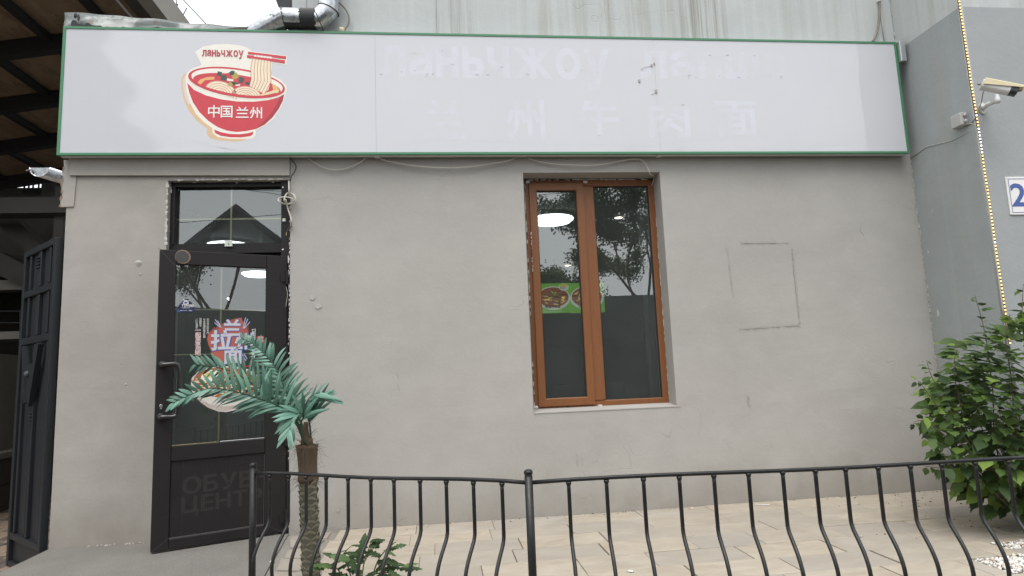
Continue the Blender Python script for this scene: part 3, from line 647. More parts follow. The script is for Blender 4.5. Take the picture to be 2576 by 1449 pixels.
# ------------------------------------------------------------------ window
WY = .165
win = MB('wood_foil')
def pw(px, py): q = PY(px, py, WY); return (q.x, q.z)
fx0, fz1 = .742, 2.697; fx1 = 1.862; fz0 = .793
def frame_rect(mb, x0, x1, z0, z1, wl, wr, wb, wt, y0, y1, mi=0):
    """mitred rectangular frame"""
    o = [(x0, z0), (x1, z0), (x1, z1), (x0, z1)]; n = [(x0+wl, z0+wb), (x1-wr, z0+wb), (x1-wr, z1-wt), (x0+wl, z1-wt)]; ch = .006
    nn = [(n[0][0]-ch, n[0][1]-ch), (n[1][0]+ch, n[1][1]-ch), (n[2][0]+ch, n[2][1]+ch), (n[3][0]-ch, n[3][1]+ch)]
    for i in range(4):
        j = (i+1) % 4
        vs = [(o[i][0], y0, o[i][1]), (o[j][0], y0, o[j][1]), (nn[j][0], y0, nn[j][1]), (nn[i][0], y0, nn[i][1]), (n[j][0], y0+ch, n[j][1]), (n[i][0], y0+ch, n[i][1]),
              (o[i][0], y1, o[i][1]), (o[j][0], y1, o[j][1]), (n[j][0], y1, n[j][1]), (n[i][0], y1, n[i][1])]
        mb.add(vs, [(0, 1, 2, 3), (3, 2, 4, 5), (5, 4, 8, 9), (1, 0, 6, 7), (7, 6, 9, 8)], mi)
mxa = pw(1476, 700)[0]; mxb = pw(1506, 700)[0]
frame_rect(win, fx0, fx1, fz0, fz1, .052, .052, .052, .052, WY, WY+.07)
winob = win.build('window', shop, label='brown wood-grain window with narrow left sash')
win = MB('wood_foil'); win.bevbox((-.0, 0, 0), (mxb-mxa, fz1-fz0-.104, .075), .006, 0, Matrix(((1, 0, 0, mxa), (0, 0, -1, WY+.071), (0, 1, 0, fz0+.052), (0, 0, 0, 1))))
win.build('mullion', winob)
sx0, sx1 = fx0+.030, mxa+.008; sz0, sz1 = fz0+.024, fz1-.030
sash = MB('wood_foil'); frame_rect(sash, sx0, sx1, sz0, sz1, .062, .062, .062, .062, WY-.018, WY+.05); sash = sash.build('sash', winob)
MB('gasket').box((sx0+.066, WY-.004, sz0+.062), (sx0+.061, WY+.02, sz1-.062)).box((sx1-.067, WY-.004, sz0+.062), (sx1-.062, WY+.02, sz1-.062)).box((sx0+.067, WY-.004, sz1-.068), (sx1-.067, WY+.02, sz1-.062)).build('gasket', winob)
MB('gasket').box((mxb+.0005, WY+.01, fz0+.052), (mxb+.007, WY+.03, fz1-.052)).box((fx1-.059, WY+.01, fz0+.052), (fx1-.0525, WY+.03, fz1-.052)).box((mxb+.007, WY+.01, fz1-.0585), (fx1-.059, WY+.03, fz1-.0525)).build('gasket', winob)
MB('glass_window').add([(sx0+.06, WY+.012, sz0+.06), (sx1-.06, WY+.012, sz0+.06), (sx1-.06, WY+.012, sz1-.06), (sx0+.06, WY+.012, sz1-.06)], [(0, 1, 2, 3)]).build('pane', winob)
MB('glass_window').add([(mxb-.002, WY+.024, fz0+.05), (fx1-.05, WY+.024, fz0+.05), (fx1-.05, WY+.024, fz1-.05), (mxb-.002, WY+.024, fz1-.05)], [(0, 1, 2, 3)]).build('pane', winob)
for px_, py_ in ((1327, 458), (1472, 458), (1348, 1024), (1509, 1021)):     # white fixing clips
    x, z = pw(px_, py_); MB('white_plastic').box((x-.016, WY-.012, z-.012), (x+.016, WY-.001, z+.010)).box((x-.002, WY-.02, z-.009), (x+.013, WY-.012, z+.002)).build('clip', winob)
for px_, py_ in ((1428, 1024), (1598, 1019)):
    x, z = pw(px_, py_); MB('gasket').box((x-.012, WY-.002, z-.003), (x+.012, WY, z+.003)).build('drain_slot', winob)
mb = MB('plaster_chip'); ribbon(mb, ragged((fx0, WY, fz1+.004), (fx1, WY, fz1+.004), 50, .003, 2), .009, (0, -.003, 0), 0, .9, .25, 1); ribbon(mb, ragged((fx0-.004, WY, fz0), (fx0-.004, WY, fz1), 60, .002, 2), .005, (0, -.003, 0), 0, .95, .5, 1)
ribbon(mb, ragged((fx1-.002, WY, fz0), (fx1-.002, WY, fz1), 60, .002, 5), .006, (0, -.003, 0), 0, .9, .35, 1); mb.build('filler', winob, kind='stuff')
ribb = MB('plaster_chip'); ribbon(ribb, ragged((fx0+.028, WY-.019, 1.9), (fx0+.03, WY-.019, 2.25), 26, .002, 5), .005, (0, -.0015, 0), 0, .9, .45, 1); ribb.build('paint_drip', winob, kind='stuff')
mb = MB('plaster'); mb.add([(WIN[0], -.004, WIN[2]-.004), (WIN[1]+.03, -.004, WIN[2]-.004), (WIN[1]+.03, -.004, WIN[2]+.003), (WIN[0], -.004, WIN[2]+.003), (WIN[0]+.002, WY+.01, WIN[2]+.024), (WIN[1]-.002, WY+.01, WIN[2]+.024)], [(0, 1, 2, 3), (3, 2, 5, 4)]); mb.build('sill', winob)
# plaster closing the reveal round the frame
MB('plaster').box((WIN[0]+.001, WY+.02, WIN[2]+.001), (fx0+.001, T-.003, WIN[3]-.001)).box((fx0+.0015, WY+.02, WIN[2]+.001), (WIN[1]-.001, T-.003, fz0+.001)).build('reveal_packing', winob)

# ------------------------------------------------------------------ door frame with transom light
DY = .055
dfr = MB('door_dark')
dz_t = PY(440, 467, DY).z; tb0, tb1 = PY(560, 637, DY).z, PY(560, 612, DY).z
jl, jr = PY(438, 500, DY).x, PY(710, 500, DY).x
dfr.box((DOOR[0]+.002, DY, .0), (jl, DY+.09, DOOR[3]-.001)); dfr.box((jr, DY-.03, .0), (SEAM-.003, DY+.09, DOOR[3]-.001)); dfr.box((jl+.0005, DY+.001, dz_t), (jr-.0005, DY+.089, DOOR[3]-.0015)); dfr.box((jl+.0005, DY+.002, tb0), (jr-.0005, DY+.088, tb1))
dfr.box((jl+.0005, DY-.006, dz_t-.014), (jr-.0005, DY+.0, dz_t+.003)); dfr.box((jl-.004, DY-.008, tb1), (jl+.010, DY-.0005, dz_t-.015))
dfo = dfr.build('door_frame', shop, label='dark door frame with peeling white paint')
MB('glass_door').add([(jl-.002, DY+.04, tb1-.002), (jr+.002, DY+.04, tb1-.002), (jr+.002, DY+.04, dz_t+.002), (jl-.002, DY+.04, dz_t+.002)], [(0, 1, 2, 3)]).build('transom_pane', dfo)
bx = PY(577, 540, DY).x; bz = PY(577, 547, DY).z
MB('brass').box((bx-.006, DY+.044, tb1), (bx+.006, DY+.05, dz_t)).build('glazing_bar', dfo); MB('brass').box((jl, DY+.0505, bz-.006), (jr, DY+.056, bz+.006)).build('glazing_bar', dfo)
mb = MB('print_white', 'plaster_chip'); rr = random.Random(4)
def flake(mb, x, y, z, w_, h_, mi, seed):
    r2 = random.Random(seed); n_ = 13; mb.poly([(x+w_*r2.uniform(.35, 1)*math.cos(a), y, z+h_*r2.uniform(.35, 1)*math.sin(a)) for a in [2*math.pi*i/n_ for i in range(n_)]], mi)
c3 = crop(560, 650, 1.811)
for i, (x, y, w_, h_) in enumerate(((205, 150, 12, 22), (203, 230, 11, 40), (200, 310, 12, 60), (195, 370, 10, 24), (182, 440, 6, 20), (208, 500, 11, 6), (203, 545, 6, 5), (180, 570, 6, 30), (258, 142, 24, 7), (400, 138, 50, 12), (500, 138, 50, 11), (580, 135, 50, 14), (850, 130, 60, 8), (700, 146, 15, 5), (965, 142, 14, 8), (1035, 180, 6, 9), (990, 130, 30, 5), (215, 185, 14, 14), (226, 205, 8, 20), (330, 132, 40, 5), (900, 128, 30, 5), (1035, 630, 10, 8), (1075, 700, 5, 50), (1078, 800, 4, 40), (1080, 900, 4, 30), (1074, 1315, 4, 12))):
    q = PY(*c3(x, y), DY-.031 if x > 1000 else DY-.001); s_ = .000189*1.15*1.811; flake(mb, q.x, (DY-.0325) if x > 1000 else (DY-.0095 if y < 140 else DY-.0015), q.z, w_*.0011, h_*.0011, 0, i)
mb.build('peeling_paint', dfo, kind='stuff')
mb = MB('plaster_chip'); ribbon(mb, ragged((SEAM-.002, 0, .02), (SEAM-.002, 0, 2.66), 150, .003, 6), .006, (0, -.008, 0), 0, .95, .62, 4); ribbon(mb, ragged((DOOR[0]-.004, .004, 2.0), (DOOR[0]-.004, .004, 2.67), 36, .005, 6), .014, (0, -.003, 0), 0, .95, .3, 4)
ribbon(mb, ragged((DOOR[0], .004, DOOR[3]+.004), (SEAM-.01, .004, DOOR[3]+.004), 40, .004, 8), .010, (0, -.003, 0), 0, .9, .3, 4); mb.build('broken_plaster', dfo, kind='stuff')
sq = PY(575, 614, DY-.01)
MB('white_plastic', 'print_lime').box((sq.x-.028, DY-.012, sq.z-.018), (sq.x+.028, DY-.001, sq.z+.030), 0).box((sq.x-.006, DY-.0135, sq.z-.006), (sq.x+.006, DY-.0121, sq.z+.010), 1).build('door_sensor', dfo)
# ------------------------------------------------------------------ open door leaf
H0 = Vector((-1.158, .012, 0)); L0 = PZ(378, 1392, .012); L0.z = 0
dl = (H0-L0); LW = dl.length; ex = dl.normalized(); nrm = Vector((ex.y, -ex.x, 0)).normalized()      # ex reads left to right, nrm towards the street
if nrm.y > 0: nrm = -nrm
DM = rotM(L0, ex, -nrm, Vector((0, 0, 1)))       # local: x along the leaf, y into the leaf, z up
def pd(px, py):
    q = PPL(px, py, L0, nrm)-L0; return (q.dot(ex), q.z)

ztop = (pd(398, 622)[1]+pd(715, 648)[1])/2; gl0, gl1 = pd(437, 900)[0], pd(669, 900)[0]; gzt = pd(550, 669)[1]; gzb = pd(550, 1113)[1]; pz1 = pd(550, 1150)[1]; pz0 = pd(550, 1338)[1]
TH = .05
mb = MB('door_dark')
def dbx(mb, x0, x1, z0, z1, y0=0.0, y1=TH, mi=0, r=.004):
    M = DM @ Matrix(((1, 0, 0, x0), (0, 0, -1, y1), (0, 1, 0, z0), (0, 0, 0, 1))); mb.bevbox((0, 0, 0), (x1-x0, z1-z0, y1-y0), r, mi, M)
zb = .014
dbx(mb, 0, gl0, zb, ztop); dbx(mb, gl1, LW, zb, ztop); dbx(mb, gl0+.0006, gl1-.0006, gzt, ztop-.0004); dbx(mb, gl0+.0006, gl1-.0006, pz1, gzb); dbx(mb, gl0+.0006, gl1-.0006, zb+.0004, pz0)
door = mb.build('door', shop, label='dark brown glazed door standing ajar')
def dpt(x, z, y=0.0): return DM @ Vector((x, y, z))
# lower panel of tongue-and-groove boards
nb = 8; bw = (gl1-gl0-.006)/nb
for i in range(nb):
    mb = MB('door_dark'); dbx(mb, gl0+.003+i*bw+.0008, gl0+.003+(i+1)*bw-.0008, pz0-.002, pz1+.002, .012, .015, 0, .0006); mb.build('plank', door)
mb = MB('door_line'); dbx(mb, gl0+.001, gl1-.001, pz0-.0005, pz0+.006, .004, .03, 0, .001); dbx(mb, gl1-.006, gl1-.001, pz0+.007, pz1-.01, .006, .03, 0, .001); dbx(mb, gl0+.003, gl1-.003, pz0+.007, pz1, .0138, .03, 0, .001); mb.build('bead', door)
MB('glass_door').add([dpt(gl0-.003, gzb-.003, .022), dpt(gl1+.003, gzb-.003, .022), dpt(gl1+.003, gzt+.003, .022), dpt(gl0-.003, gzt+.003, .022)], [(0, 1, 2, 3)]).build('pane', door)
mb = MB('brass'); vx = pd(555, 900)[0]; dbx(mb, vx-.006, vx+.006, gzb, gzt, .028, .034, 0, .002); mb.build('glazing_bar', door)
for py_ in (778, 890, 1003):
    z = pd(555, py_)[1]; mb = MB('brass'); dbx(mb, gl0, gl1, z-.005, z+.005, .0345, .040, 0, .002); mb.build('glazing_bar', door)
mb = MB('steel'); dbx(mb, vx+.008, gl1-.002, gzb+.0005, gzb+.007, .012, .021, 0, .002); mb.build('glazing_bead', door)
mb = MB('brass'); dbx(mb, gl0+.002, vx-.008, gzb+.0005, gzb+.005, .012, .021, 0, .002); mb.build('glazing_bead', door)
# mitre lines of the corners, scratches
mb = MB('door_line')
for (a, b) in (((398, 623), (440, 668)), ((380, 1390), (425, 1353)), ((714, 1340), (668, 1322))):
    pa = pd(*a); pb_ = pd(*b); ribbon(mb, [dpt(*pa), dpt(*pb_)], .0025, nrm*.0006)
mb.build('mitre_line', door, kind='stuff')
# pull handle, lock, hinges, old fixing plate
hx, hz1 = pd(408, 918); _, hz0 = pd(402, 1049); hx2 = pd(447, 980)[0]
pts = [dpt(hx, hz1, -.004), dpt(hx, hz1, -.05), dpt(hx+.02, hz1, -.06), dpt(hx2-.02, hz1, -.062), dpt(hx2, hz1-.03, -.064), dpt(hx2, (hz0+hz1)/2, -.064), dpt(hx2, hz0+.03, -.064), dpt(hx2-.02, hz0, -.062), dpt(hx+.02, hz0, -.06), dpt(hx, hz0, -.05), dpt(hx, hz0, -.004)]
simple('handle_black', (.012, .012, .012), .22, 0, var=.2, spec=.7)
hd = MB('handle_black').tube(smooth_path(pts, 4), .017, 12).build('handle', door, True)
for z in (hz0, hz1): MB('metal_black').lathe([(.024, 0), (.024, .004), (.018, .008)], 16, rotM(dpt(hx, z, -.0005), ex, Vector((0, 0, 1)), nrm)).build('rosette', door)
lx, lz = pd(405, 1021); MB('steel', 'gasket').lathe([(.011, 0), (.011, .004), (.009, .006)], 14, rotM(dpt(lx, lz, -.0005), ex, Vector((0, 0, 1)), nrm)).box((-.006, -.022, 0), (.006, -.004, .005), 0, rotM(dpt(lx, lz, -.0005), ex, Vector((0, 0, 1)), nrm)).box((-.0012, -.006, .0055), (.0012, .006, .0066), 1, rotM(dpt(lx, lz, -.0005), ex, Vector((0, 0, 1)), nrm)).build('lock', door)
cx_, cz_ = pd(460, 646); MB('door_line', 'rust_bits').lathe([(.050, 0), (.050, .0012)], 24, rotM(dpt(cx_, cz_, -.0004), ex, Vector((0, 0, 1)), nrm), 1).lathe([(.044, .0014), (.043, .003)], 24, rotM(dpt(cx_-.004, cz_, -.0004), ex, Vector((0, 0, 1)), nrm), 0).build('fixing_plate', door)
for py_ in (697, 884, 1104, 1304):
    _, z = pd(705, py_)
    MB('door_dark').tube([dpt(LW-.004, z-.055, -.012), dpt(LW-.004, z+.055, -.012)], .011, 10).box((-.05, -.035, 0), (-.006, .035, .006), 0, rotM(dpt(LW, z, -.0004), ex, Vector((0, 0, 1)), nrm)).build('hinge', door)
# removed lettering, still readable as a rub mark
mb = MB('door_ghost'); gx, gz = pd(458, 1244); 
text_into(mb, 'ОБУВЬ', 0, dpt(gx, gz, .0113), ex, Vector((0, 0, 1)), .150, .03, squeeze=1.12, space=.98)
gx, gz = pd(456, 1292); text_into(mb, 'ЦЕНТР', 0, dpt(gx, gz, .0113), ex, Vector((0, 0, 1)), .142, .03, squeeze=1.12, space=.98)
mb.build('ghost_lettering', door, kind='stuff')
# ------------------------------------------------------------------ prints on the door glass (outside face)
def dlay(y): return lambda px, py: dpt(*pd(px, py), y)
cz6 = crop(640, 1160, 2.264)
st = MB('print_navy', 'print_white', 'print_blue', 'print_grey'); A = dlay(.0205)
def cp(lay, cr, pts): return [lay(*cr(x, y)) for x, y in pts]
c5 = crop(700, 1150, 4.14)
st.poly(cp(dlay(.0208), c5, reversed([(195, 178), (225, 190), (280, 250), (320, 320), (338, 360), (338, 385), (310, 400), (200, 408), (80, 408), (40, 395), (28, 375), (40, 340), (90, 265), (150, 195)])), 0)
st.poly(cp(dlay(.0204), c5, reversed([(30, 385), (45, 360), (75, 375), (95, 405), (70, 408)])), 2)
def stroke(mb, pts, w_, mi):
    P = [Vector(p) for p in pts]
    for i in range(len(P)-1):
        t = (P[i+1]-P[i]).normalized(); s_ = t.cross(nrm).normalized(); e = t*(w_*.4)
        mb.poly([P[i]-s_*w_/2-e, P[i]+s_*w_/2-e, P[i+1]+s_*w_/2+e, P[i+1]-s_*w_/2+e], mi)
B = dlay(.0200)
stroke(st, cp(B, c5, [(142, 190), (160, 215), (190, 228), (220, 222), (242, 208)]), .0045, 1); stroke(st, cp(B, c5, [(165, 215), (142, 250), (150, 266), (190, 270), (222, 260), (215, 225), (190, 205), (165, 215)]), .0055, 1)
st.poly(cp(B, c5, reversed([(158, 235), (206, 232), (206, 252), (158, 254)])), 2)
ez = Vector((0, 0, 1)); text_into(st, 'тумар', 1, B(*c5(112, 307)), ex, ez, .026, .02); 
stroke(st, cp(B, c5, [(112, 326), (255, 326)]), .0016, 1); stroke(st, cp(B, c5, [(130, 340), (240, 338)]), .0014, 3)
text_into(st, 'VISA', 1, B(*c5(232, 383)), ex, ez, .010, .02); stroke(st, cp(B, c5, [(96, 377), (108, 377)]), .004, 1); stroke(st, cp(B, c5, [(120, 377), (200, 377)]), .003, 3)
st.build('payment_sticker', door, label='dark blue rounded triangle sticker on door glass')
po = MB('print_brushred', 'print_lilac', 'print_blue', 'print_seal', 'print_white', 'print_pinktext', 'print_bowl', 'print_broth', 'print_noodle_light', 'print_egg', 'print_yellow', 'print_leaf', 'print_meat', 'print_brown', 'print_orange')
A0, A1, A2, A3, A4 = dlay(.0212), dlay(.0208), dlay(.0204), dlay(.0200), dlay(.0196)
po.poly(cp(A0, c5, reversed([(1090, 495), (1110, 500), (1120, 545), (1190, 620), (1225, 745), (1180, 790), (1150, 870), (1130, 1000), (1060, 1130), (900, 1230), (760, 1230), (690, 1190), (620, 1080), (560, 950), (535, 850), (555, 780), (640, 690), (760, 610), (900, 545), (1000, 510)])), 0)
for i in range(7): stroke(po, cp(A0, c5, [(545+i*55, 775-i*32), (660+i*66, 655-i*26)]), .004, 0)
for i in range(5): stroke(po, cp(A0, c5, [(1140, 660+i*28), (1222+i*4, 610+i*34)]), .0045, 0)
for ch, x, y, sz in (('兰', 800, 780, .130), ('拉', 592, 1004, .150), ('州', 990, 1012, .136), ('面', 805, 1232, .136)):
    text_into(po, ch, 2, A1(*c5(x-4, y+6)), ex, ez, sz*1.02, .055); text_into(po, ch, 1, A2(*c5(x, y)), ex, ez, sz, .030)
for fx in ([(672, 530), (768, 660)], [(712, 548), (770, 655)], [(662, 580), (750, 655)], [(1175, 495), (1135, 675)], [(1210, 520), (1150, 670)], [(1245, 570), (1155, 672)], [(1120, 1100), (1180, 1210)], [(1150, 1090), (1200, 1180)]):
    stroke(po, cp(A1, c5, fx), .007, 2); stroke(po, cp(A2, c5, fx), .004, 1)
def vtext(s_, x, y, step, sz, mi, lay=A2, bold=.0):
    for i, ch in enumerate(s_): text_into(po, ch, mi, lay(*c5(x, y+i*step)), ex, ez, sz, bold)
vtext('无与伦比的牛肉', 530, 540, 36, .0165, 4); vtext('与老师傅的技艺拉面', 470, 540, 36, .0165, 4); vtext('完美配合', 406, 532, 36, .0165, 4); vtext('一口大满足', 344, 535, 34, .0165, 4)
vtext('一起来享用吧', 335, 735, 76, .037, 4, A1, .035); vtext('一起来享用吧', 335, 735, 76, .037, 5, A2, .0)
# latin line running downwards, with its rule
dn = -ez; text_into(po, 'LAN ZHOU LA MIAN', 4, A2(*c5(1282, 688)), dn, ex, .024, .015); stroke(po, cp(A2, c5, [(1335, 682), (1322, 1160)]), .0035, 4)
po.poly(cp(A1, c5, reversed([(1365, 800), (1480, 800), (1483, 912), (1478, 918), (1362, 915), (1360, 805)])), 3)
for ch, x, y in (('中', 1428, 848), ('华', 1428, 898), ('美', 1376, 848), ('食', 1376, 898)): text_into(po, ch, 4, A2(*c5(x, y)), ex, ez, .020, .01)
vtext('精选好配料', 1400, 985, 46, .020, 4); vtext('浓汤牛肉', 1360, 985, 46, .020, 4)
# noodle bowl picture
c1 = crop(640, 1300, 2.4145)
def ell(lay, cr, cx, cy, rx, ry, n=28, rot=0.0, a0=0, a1=360):
    out = []
    for i in range(n):
        a = R(a0+(a1-a0)*i/(n-1 if a1-a0 < 360 else n)); x = rx*math.cos(a); y = ry*math.sin(a)
        out.append(lay(*cr(cx+x*math.cos(rot)-y*math.sin(rot), cy+x*math.sin(rot)+y*math.cos(rot))))
    return list(reversed(out))
bowl_top = [(300, 560), (310, 510), (370, 450), (470, 410), (600, 395), (740, 400), (850, 425), (930, 470), (965, 520), (970, 600)]
bowl_bot = [(960, 640), (900, 700), (830, 770), (740, 820), (640, 842), (560, 835), (470, 800), (400, 750), (340, 690), (305, 630)]
po.poly(cp(A1, c1, reversed(bowl_top+bowl_bot)), 6)
po.poly(ell(A2, c1, 640, 560, 318, 150, 36, .07), 7)
rq = random.Random(8)
for i in range(64):
    cx = rq.uniform(390, 880); cy = rq.uniform(500, 680); a = rq.uniform(-.5, .5); L = rq.uniform(20, 70)
    if ((cx-640)/300)**2+((cy-565)/135)**2 > .8: continue
    stroke(po, cp(A3, c1, [(cx-L, cy+math.sin(a)*L), (cx, cy-8), (cx+L, cy-math.sin(a)*L*.6)]), .0055, 8)
for i in range(40):
    cx = rq.uniform(560, 920); cy = rq.uniform(450, 600); r_ = rq.uniform(12, 34)
    if ((cx-640)/310)**2+((cy-560)/140)**2 > .85: continue
    po.poly(ell(A4, c1, cx, cy, r_, r_*.6, 7, rq.uniform(0, 3)), rq.choice((12, 12, 13, 14, 7)))
for i in range(34):
    cx = rq.uniform(800, 950); cy = rq.uniform(440, 560); r_ = rq.uniform(10, 24); po.poly(ell(dlay(.0192), c1, cx, cy, r_, r_*.6, 6, rq.uniform(0, 3)), 11)
po.poly(ell(dlay(.0192), c1, 490, 490, 92, 55, 22, -.2), 9); po.poly(ell(dlay(.0188), c1, 480, 480, 46, 26, 18, -.2), 10)
for i in range(7): stroke(po, cp(A2, c1, [(345+i*14, 690+i*18), (470+i*8, 765+i*9), (620, 790+i*7), (760-i*8, 775+i*6), (900-i*18, 700+i*14)]), .0012, 12)
stroke(po, cp(dlay(.0190), c1, [(745, 430), (925, 375)]), .007, 3)
po.build('poster', door, label='clear film poster with white characters on red and a noodle bowl')
# ================================================================== SIGN
SY = -.100; SX0, SX1, SZ0, SZ1 = -2.793, 4.069, 2.835, 3.856
sign = thing('shop_sign', 'long white shop sign box with green edging and noodle bowl logo', 'sign', (.6, 0, SZ0))
MB('sign_body').box((SX0+.004, SY+.008, SZ0+.003), (SX1-.004, -.026, SZ1-.004)).build('box', sign)
seams = [SX0+.0195, PY(945, 240, SY).x, PY(1652, 240, SY).x, SX1-.0195]
for i in range(3):
    a, b = seams[i]+(.0006 if i else 0), seams[i+1]-(.0006 if i < 2 else 0)
    mb = MB('sign_panel'); nx = 12; nz = 5; vs = []
    for z in range(nz+1):
        for x in range(nx+1):
            X = a+(b-a)*x/nx; Z = SZ0+.018+(SZ1-SZ0-.036)*z/nz; vs.append((X, SY+.0012, Z))
    mb.add(vs, [(z*(nx+1)+x, z*(nx+1)+x+1, (z+1)*(nx+1)+x+1, (z+1)*(nx+1)+x) for z in range(nz) for x in range(nx)]); mb.build('panel', sign, True)
def trim(a, b): MB('sign_green').box(a, b).build('edge_trim', sign)
trim((SX0, SY-.004, SZ0), (SX1, SY+.02, SZ0+.0175)); trim((SX0, SY-.004, SZ1-.0175), (SX1, SY+.02, SZ1)); trim((SX0, SY-.0037, SZ0+.0178), (SX0+.019, SY+.02, SZ1-.0178)); trim((SX1-.019, SY-.0037, SZ0+.0178), (SX1, SY+.02, SZ1-.0178))
for x in (seams[1], seams[2]): MB('sign_body').box((x-.02, SY+.012, SZ0-.006), (x+.02, -.03, SZ0+.002)).build('joint_strap', sign)
# lettering that was taken off: paler shapes with torn glue edges
ys = SY+.0010; sx = Vector((1, 0, 0)); 
mb = MB('sign_ghost')
def fit_text(mb, body, mi, px0, py0, px1, py1, bold):
    """body stretched to the box of pixels, on the sign's plane; every removed letter is a piece of its own"""
    a = PY(px0, py1, ys); b = PY(px1, py0, ys); G = glyphs(body, bold); av = [q for v, f in G for q in v]
    xs = [v[0] for v in av]; zs = [v[1] for v in av]; kx = (b.x-a.x)/(max(xs)-min(xs)); kz = (b.z-a.z)/(max(zs)-min(zs))
    for v, f in G: MB('sign_ghost').add([(a.x+(q[0]-min(xs))*kx, ys-q[2]*.00004, a.z+(q[1]-min(zs))*kz) for q in v], f).build('ghost_letter', sign)
fit_text(mb, 'ланьчжоу', 0, 955, 122, 1532, 222, .03); fit_text(mb, 'лапша', 0, 1612, 132, 1974, 198, .03)
cs = crop(1200, 0, 2.131); cs2 = crop(2400, 0, 1.9815)
for ch, (x0, y0), (x1, y1) in (('兰', cs(1065, 850), cs(1410, 1190)), ('州', cs(1760, 850), cs(2080, 1190)), ('牛', cs(2370, 850), (1555, 338)), ('肉', cs2(395, 800), cs2(700, 1090)), ('面', cs2(930, 800), cs2(1235, 1085))): fit_text(mb, ch, 0, x0, y0, x1, y1, .02)
mb = MB('sign_ghost_edge', 'tape_bit'); rr = random.Random(21)
for x, y in ((865, 610), (980, 600), (1940, 632), (2265, 600), (975, 455), (1210, 432), (1300, 548), (1510, 635), (1600, 636), (2490, 460), (2550, 1155), (690, 632), (1130, 632), (1720, 570), (2400, 600)):
    q = PY(*cs(x, y), ys-.0015); w_ = rr.uniform(.008, .022); h_ = rr.uniform(.0025, .009); n_ = 7; mb.poly([(q.x+w_*rr.uniform(.5, 1)*math.cos(a), ys-.0015, q.z+h_*rr.uniform(.5, 1)*math.sin(a)) for a in [2*math.pi*i/n_ for i in range(n_)]], 0)
for x, y in ((1010, 435), (1225, 440), (870, 437), (1350, 598), (945, 602), (1100, 612), (1180, 612), (760, 612), (655, 830)):
    q = PY(*cs2(x, y), ys-.0015); w_ = rr.uniform(.008, .02); h_ = rr.uniform(.003, .008); n_ = 7; mb.poly([(q.x+w_*rr.uniform(.5, 1)*math.cos(a), ys-.0015, q.z+h_*rr.uniform(.5, 1)*math.sin(a)) for a in [2*math.pi*i/n_ for i in range(n_)]], 0)
for x, y, s_ in ((410, 520, .011), (430, 505, .008), (312, 642, .012), (444, 724, .014)):
    q = PY(*cs2(x, y), ys-.002); mb.box((q.x-s_*.7, ys-.006, q.z-s_), (q.x+s_*.7, ys-.002, q.z+s_), 1)
mb.build('glue_remains', sign, kind='stuff')
# stray thin wires of the old letter lighting
MB('cable_white').tube(smooth_path([PY(*cs2(x, y), ys-.004) for x, y in ((325, 550), (350, 535), (405, 520))], 4), .0015, 5).tube(smooth_path([PY(*cs2(x, y), ys-.004) for x, y in ((405, 745), (430, 740), (446, 725))], 4), .0015, 5).build('stray_wire', sign)
# printed noodle-bowl emblem, flat layers
lg = MB('print_cream', 'print_red', 'print_white', 'print_noodle', 'print_noodle_light', 'print_orange', 'print_greendark', 'print_olive', 'print_shadow', 'print_text_red', 'print_red_dark', 'print_greytint')
cl = crop(680, 140, 3.15)
def lay(y, pts): return [PY(*cl(a, b), y) for a, b in reversed(pts)]
ly = [SY+.0009-.00028*i for i in range(9)]
def arc(cx, cy, rx, ry, a0, a1, n=26, rot=0.0): 
    o = []
    for i in range(n):
        a = R(a0+(a1-a0)*i/(n-1)); x = rx*math.cos(a); y = ry*math.sin(a); o.append((cx+x*math.cos(rot)-y*math.sin(rot), cy+x*math.sin(rot)+y*math.cos(rot)))
    return o
def lstroke(y, pts, w_, mi):
    P = [PY(*cl(a, b), y) for a, b in pts]
    for i in range(len(P)-1):
        t = (P[i+1]-P[i]).normalized(); s_ = Vector((-t.z, 0, t.x)); w2 = w_*.000392/2; e = t*w2*.5
        lg.poly([P[i]+s_*w2-e, P[i]-s_*w2-e, P[i+1]-s_*w2+e, P[i+1]+s_*w2+e], mi)
# drop shadow, then cream outline silhouette
lg.poly(lay(ly[0], [(180, 480), (150, 540), (140, 640), (170, 800), (240, 960), (340, 1080), (470, 1180), (465, 1240), (500, 1295), (600, 1325), (820, 1343), (930, 1330), (960, 1310), (960, 1200), (300, 600)]), 8)
lg.poly(lay(ly[0]-.00008, [(200, 500), (165, 560), (160, 640), (190, 790), (230, 880), (260, 860), (215, 640), (240, 520)]), 11)
lg.poly(lay(ly[1], [(320, 210), (420, 145), (560, 118), (720, 112), (880, 130), (980, 160), (1030, 205), (1470, 262), (1480, 290), (1465, 378), (1290, 350), (1275, 500), (1400, 570), (1465, 640), (1470, 700), (1440, 800), (1400, 910), (1320, 1040), (1220, 1130), (1080, 1195), (1078, 1270), (1040, 1305), (960, 1310), (760, 1310), (600, 1285), (540, 1240), (528, 1170), (440, 1110), (330, 1000), (250, 850), (210, 700), (195, 560), (205, 500), (260, 430), (400, 378), (360, 290), (320, 225)]), 0)
# red bowl body
body = [(215, 600), (300, 690), (450, 760), (640, 810), (850, 838), (1060, 840), (1240, 820), (1370, 785), (1440, 745), (1420, 830), (1370, 930), (1290, 1040), (1190, 1130), (1080, 1185), (960, 1210), (840, 1222), (720, 1205), (600, 1160), (480, 1080), (370, 970), (290, 850), (240, 720)]
lg.poly(lay(ly[2], body), 1)
lg.poly(lay(ly[3], [(1380, 785), (1440, 745), (1420, 830), (1370, 930), (1290, 1040), (1190, 1130), (1080, 1180), (1180, 1090), (1270, 990), (1340, 880)]), 10)
lg.poly(lay(ly[2], [(556, 1190), (640, 1225), (760, 1247), (880, 1250), (980, 1238), (1050, 1218), (1045, 1250), (1010, 1275), (900, 1290), (760, 1288), (640, 1270), (570, 1235)]), 1)
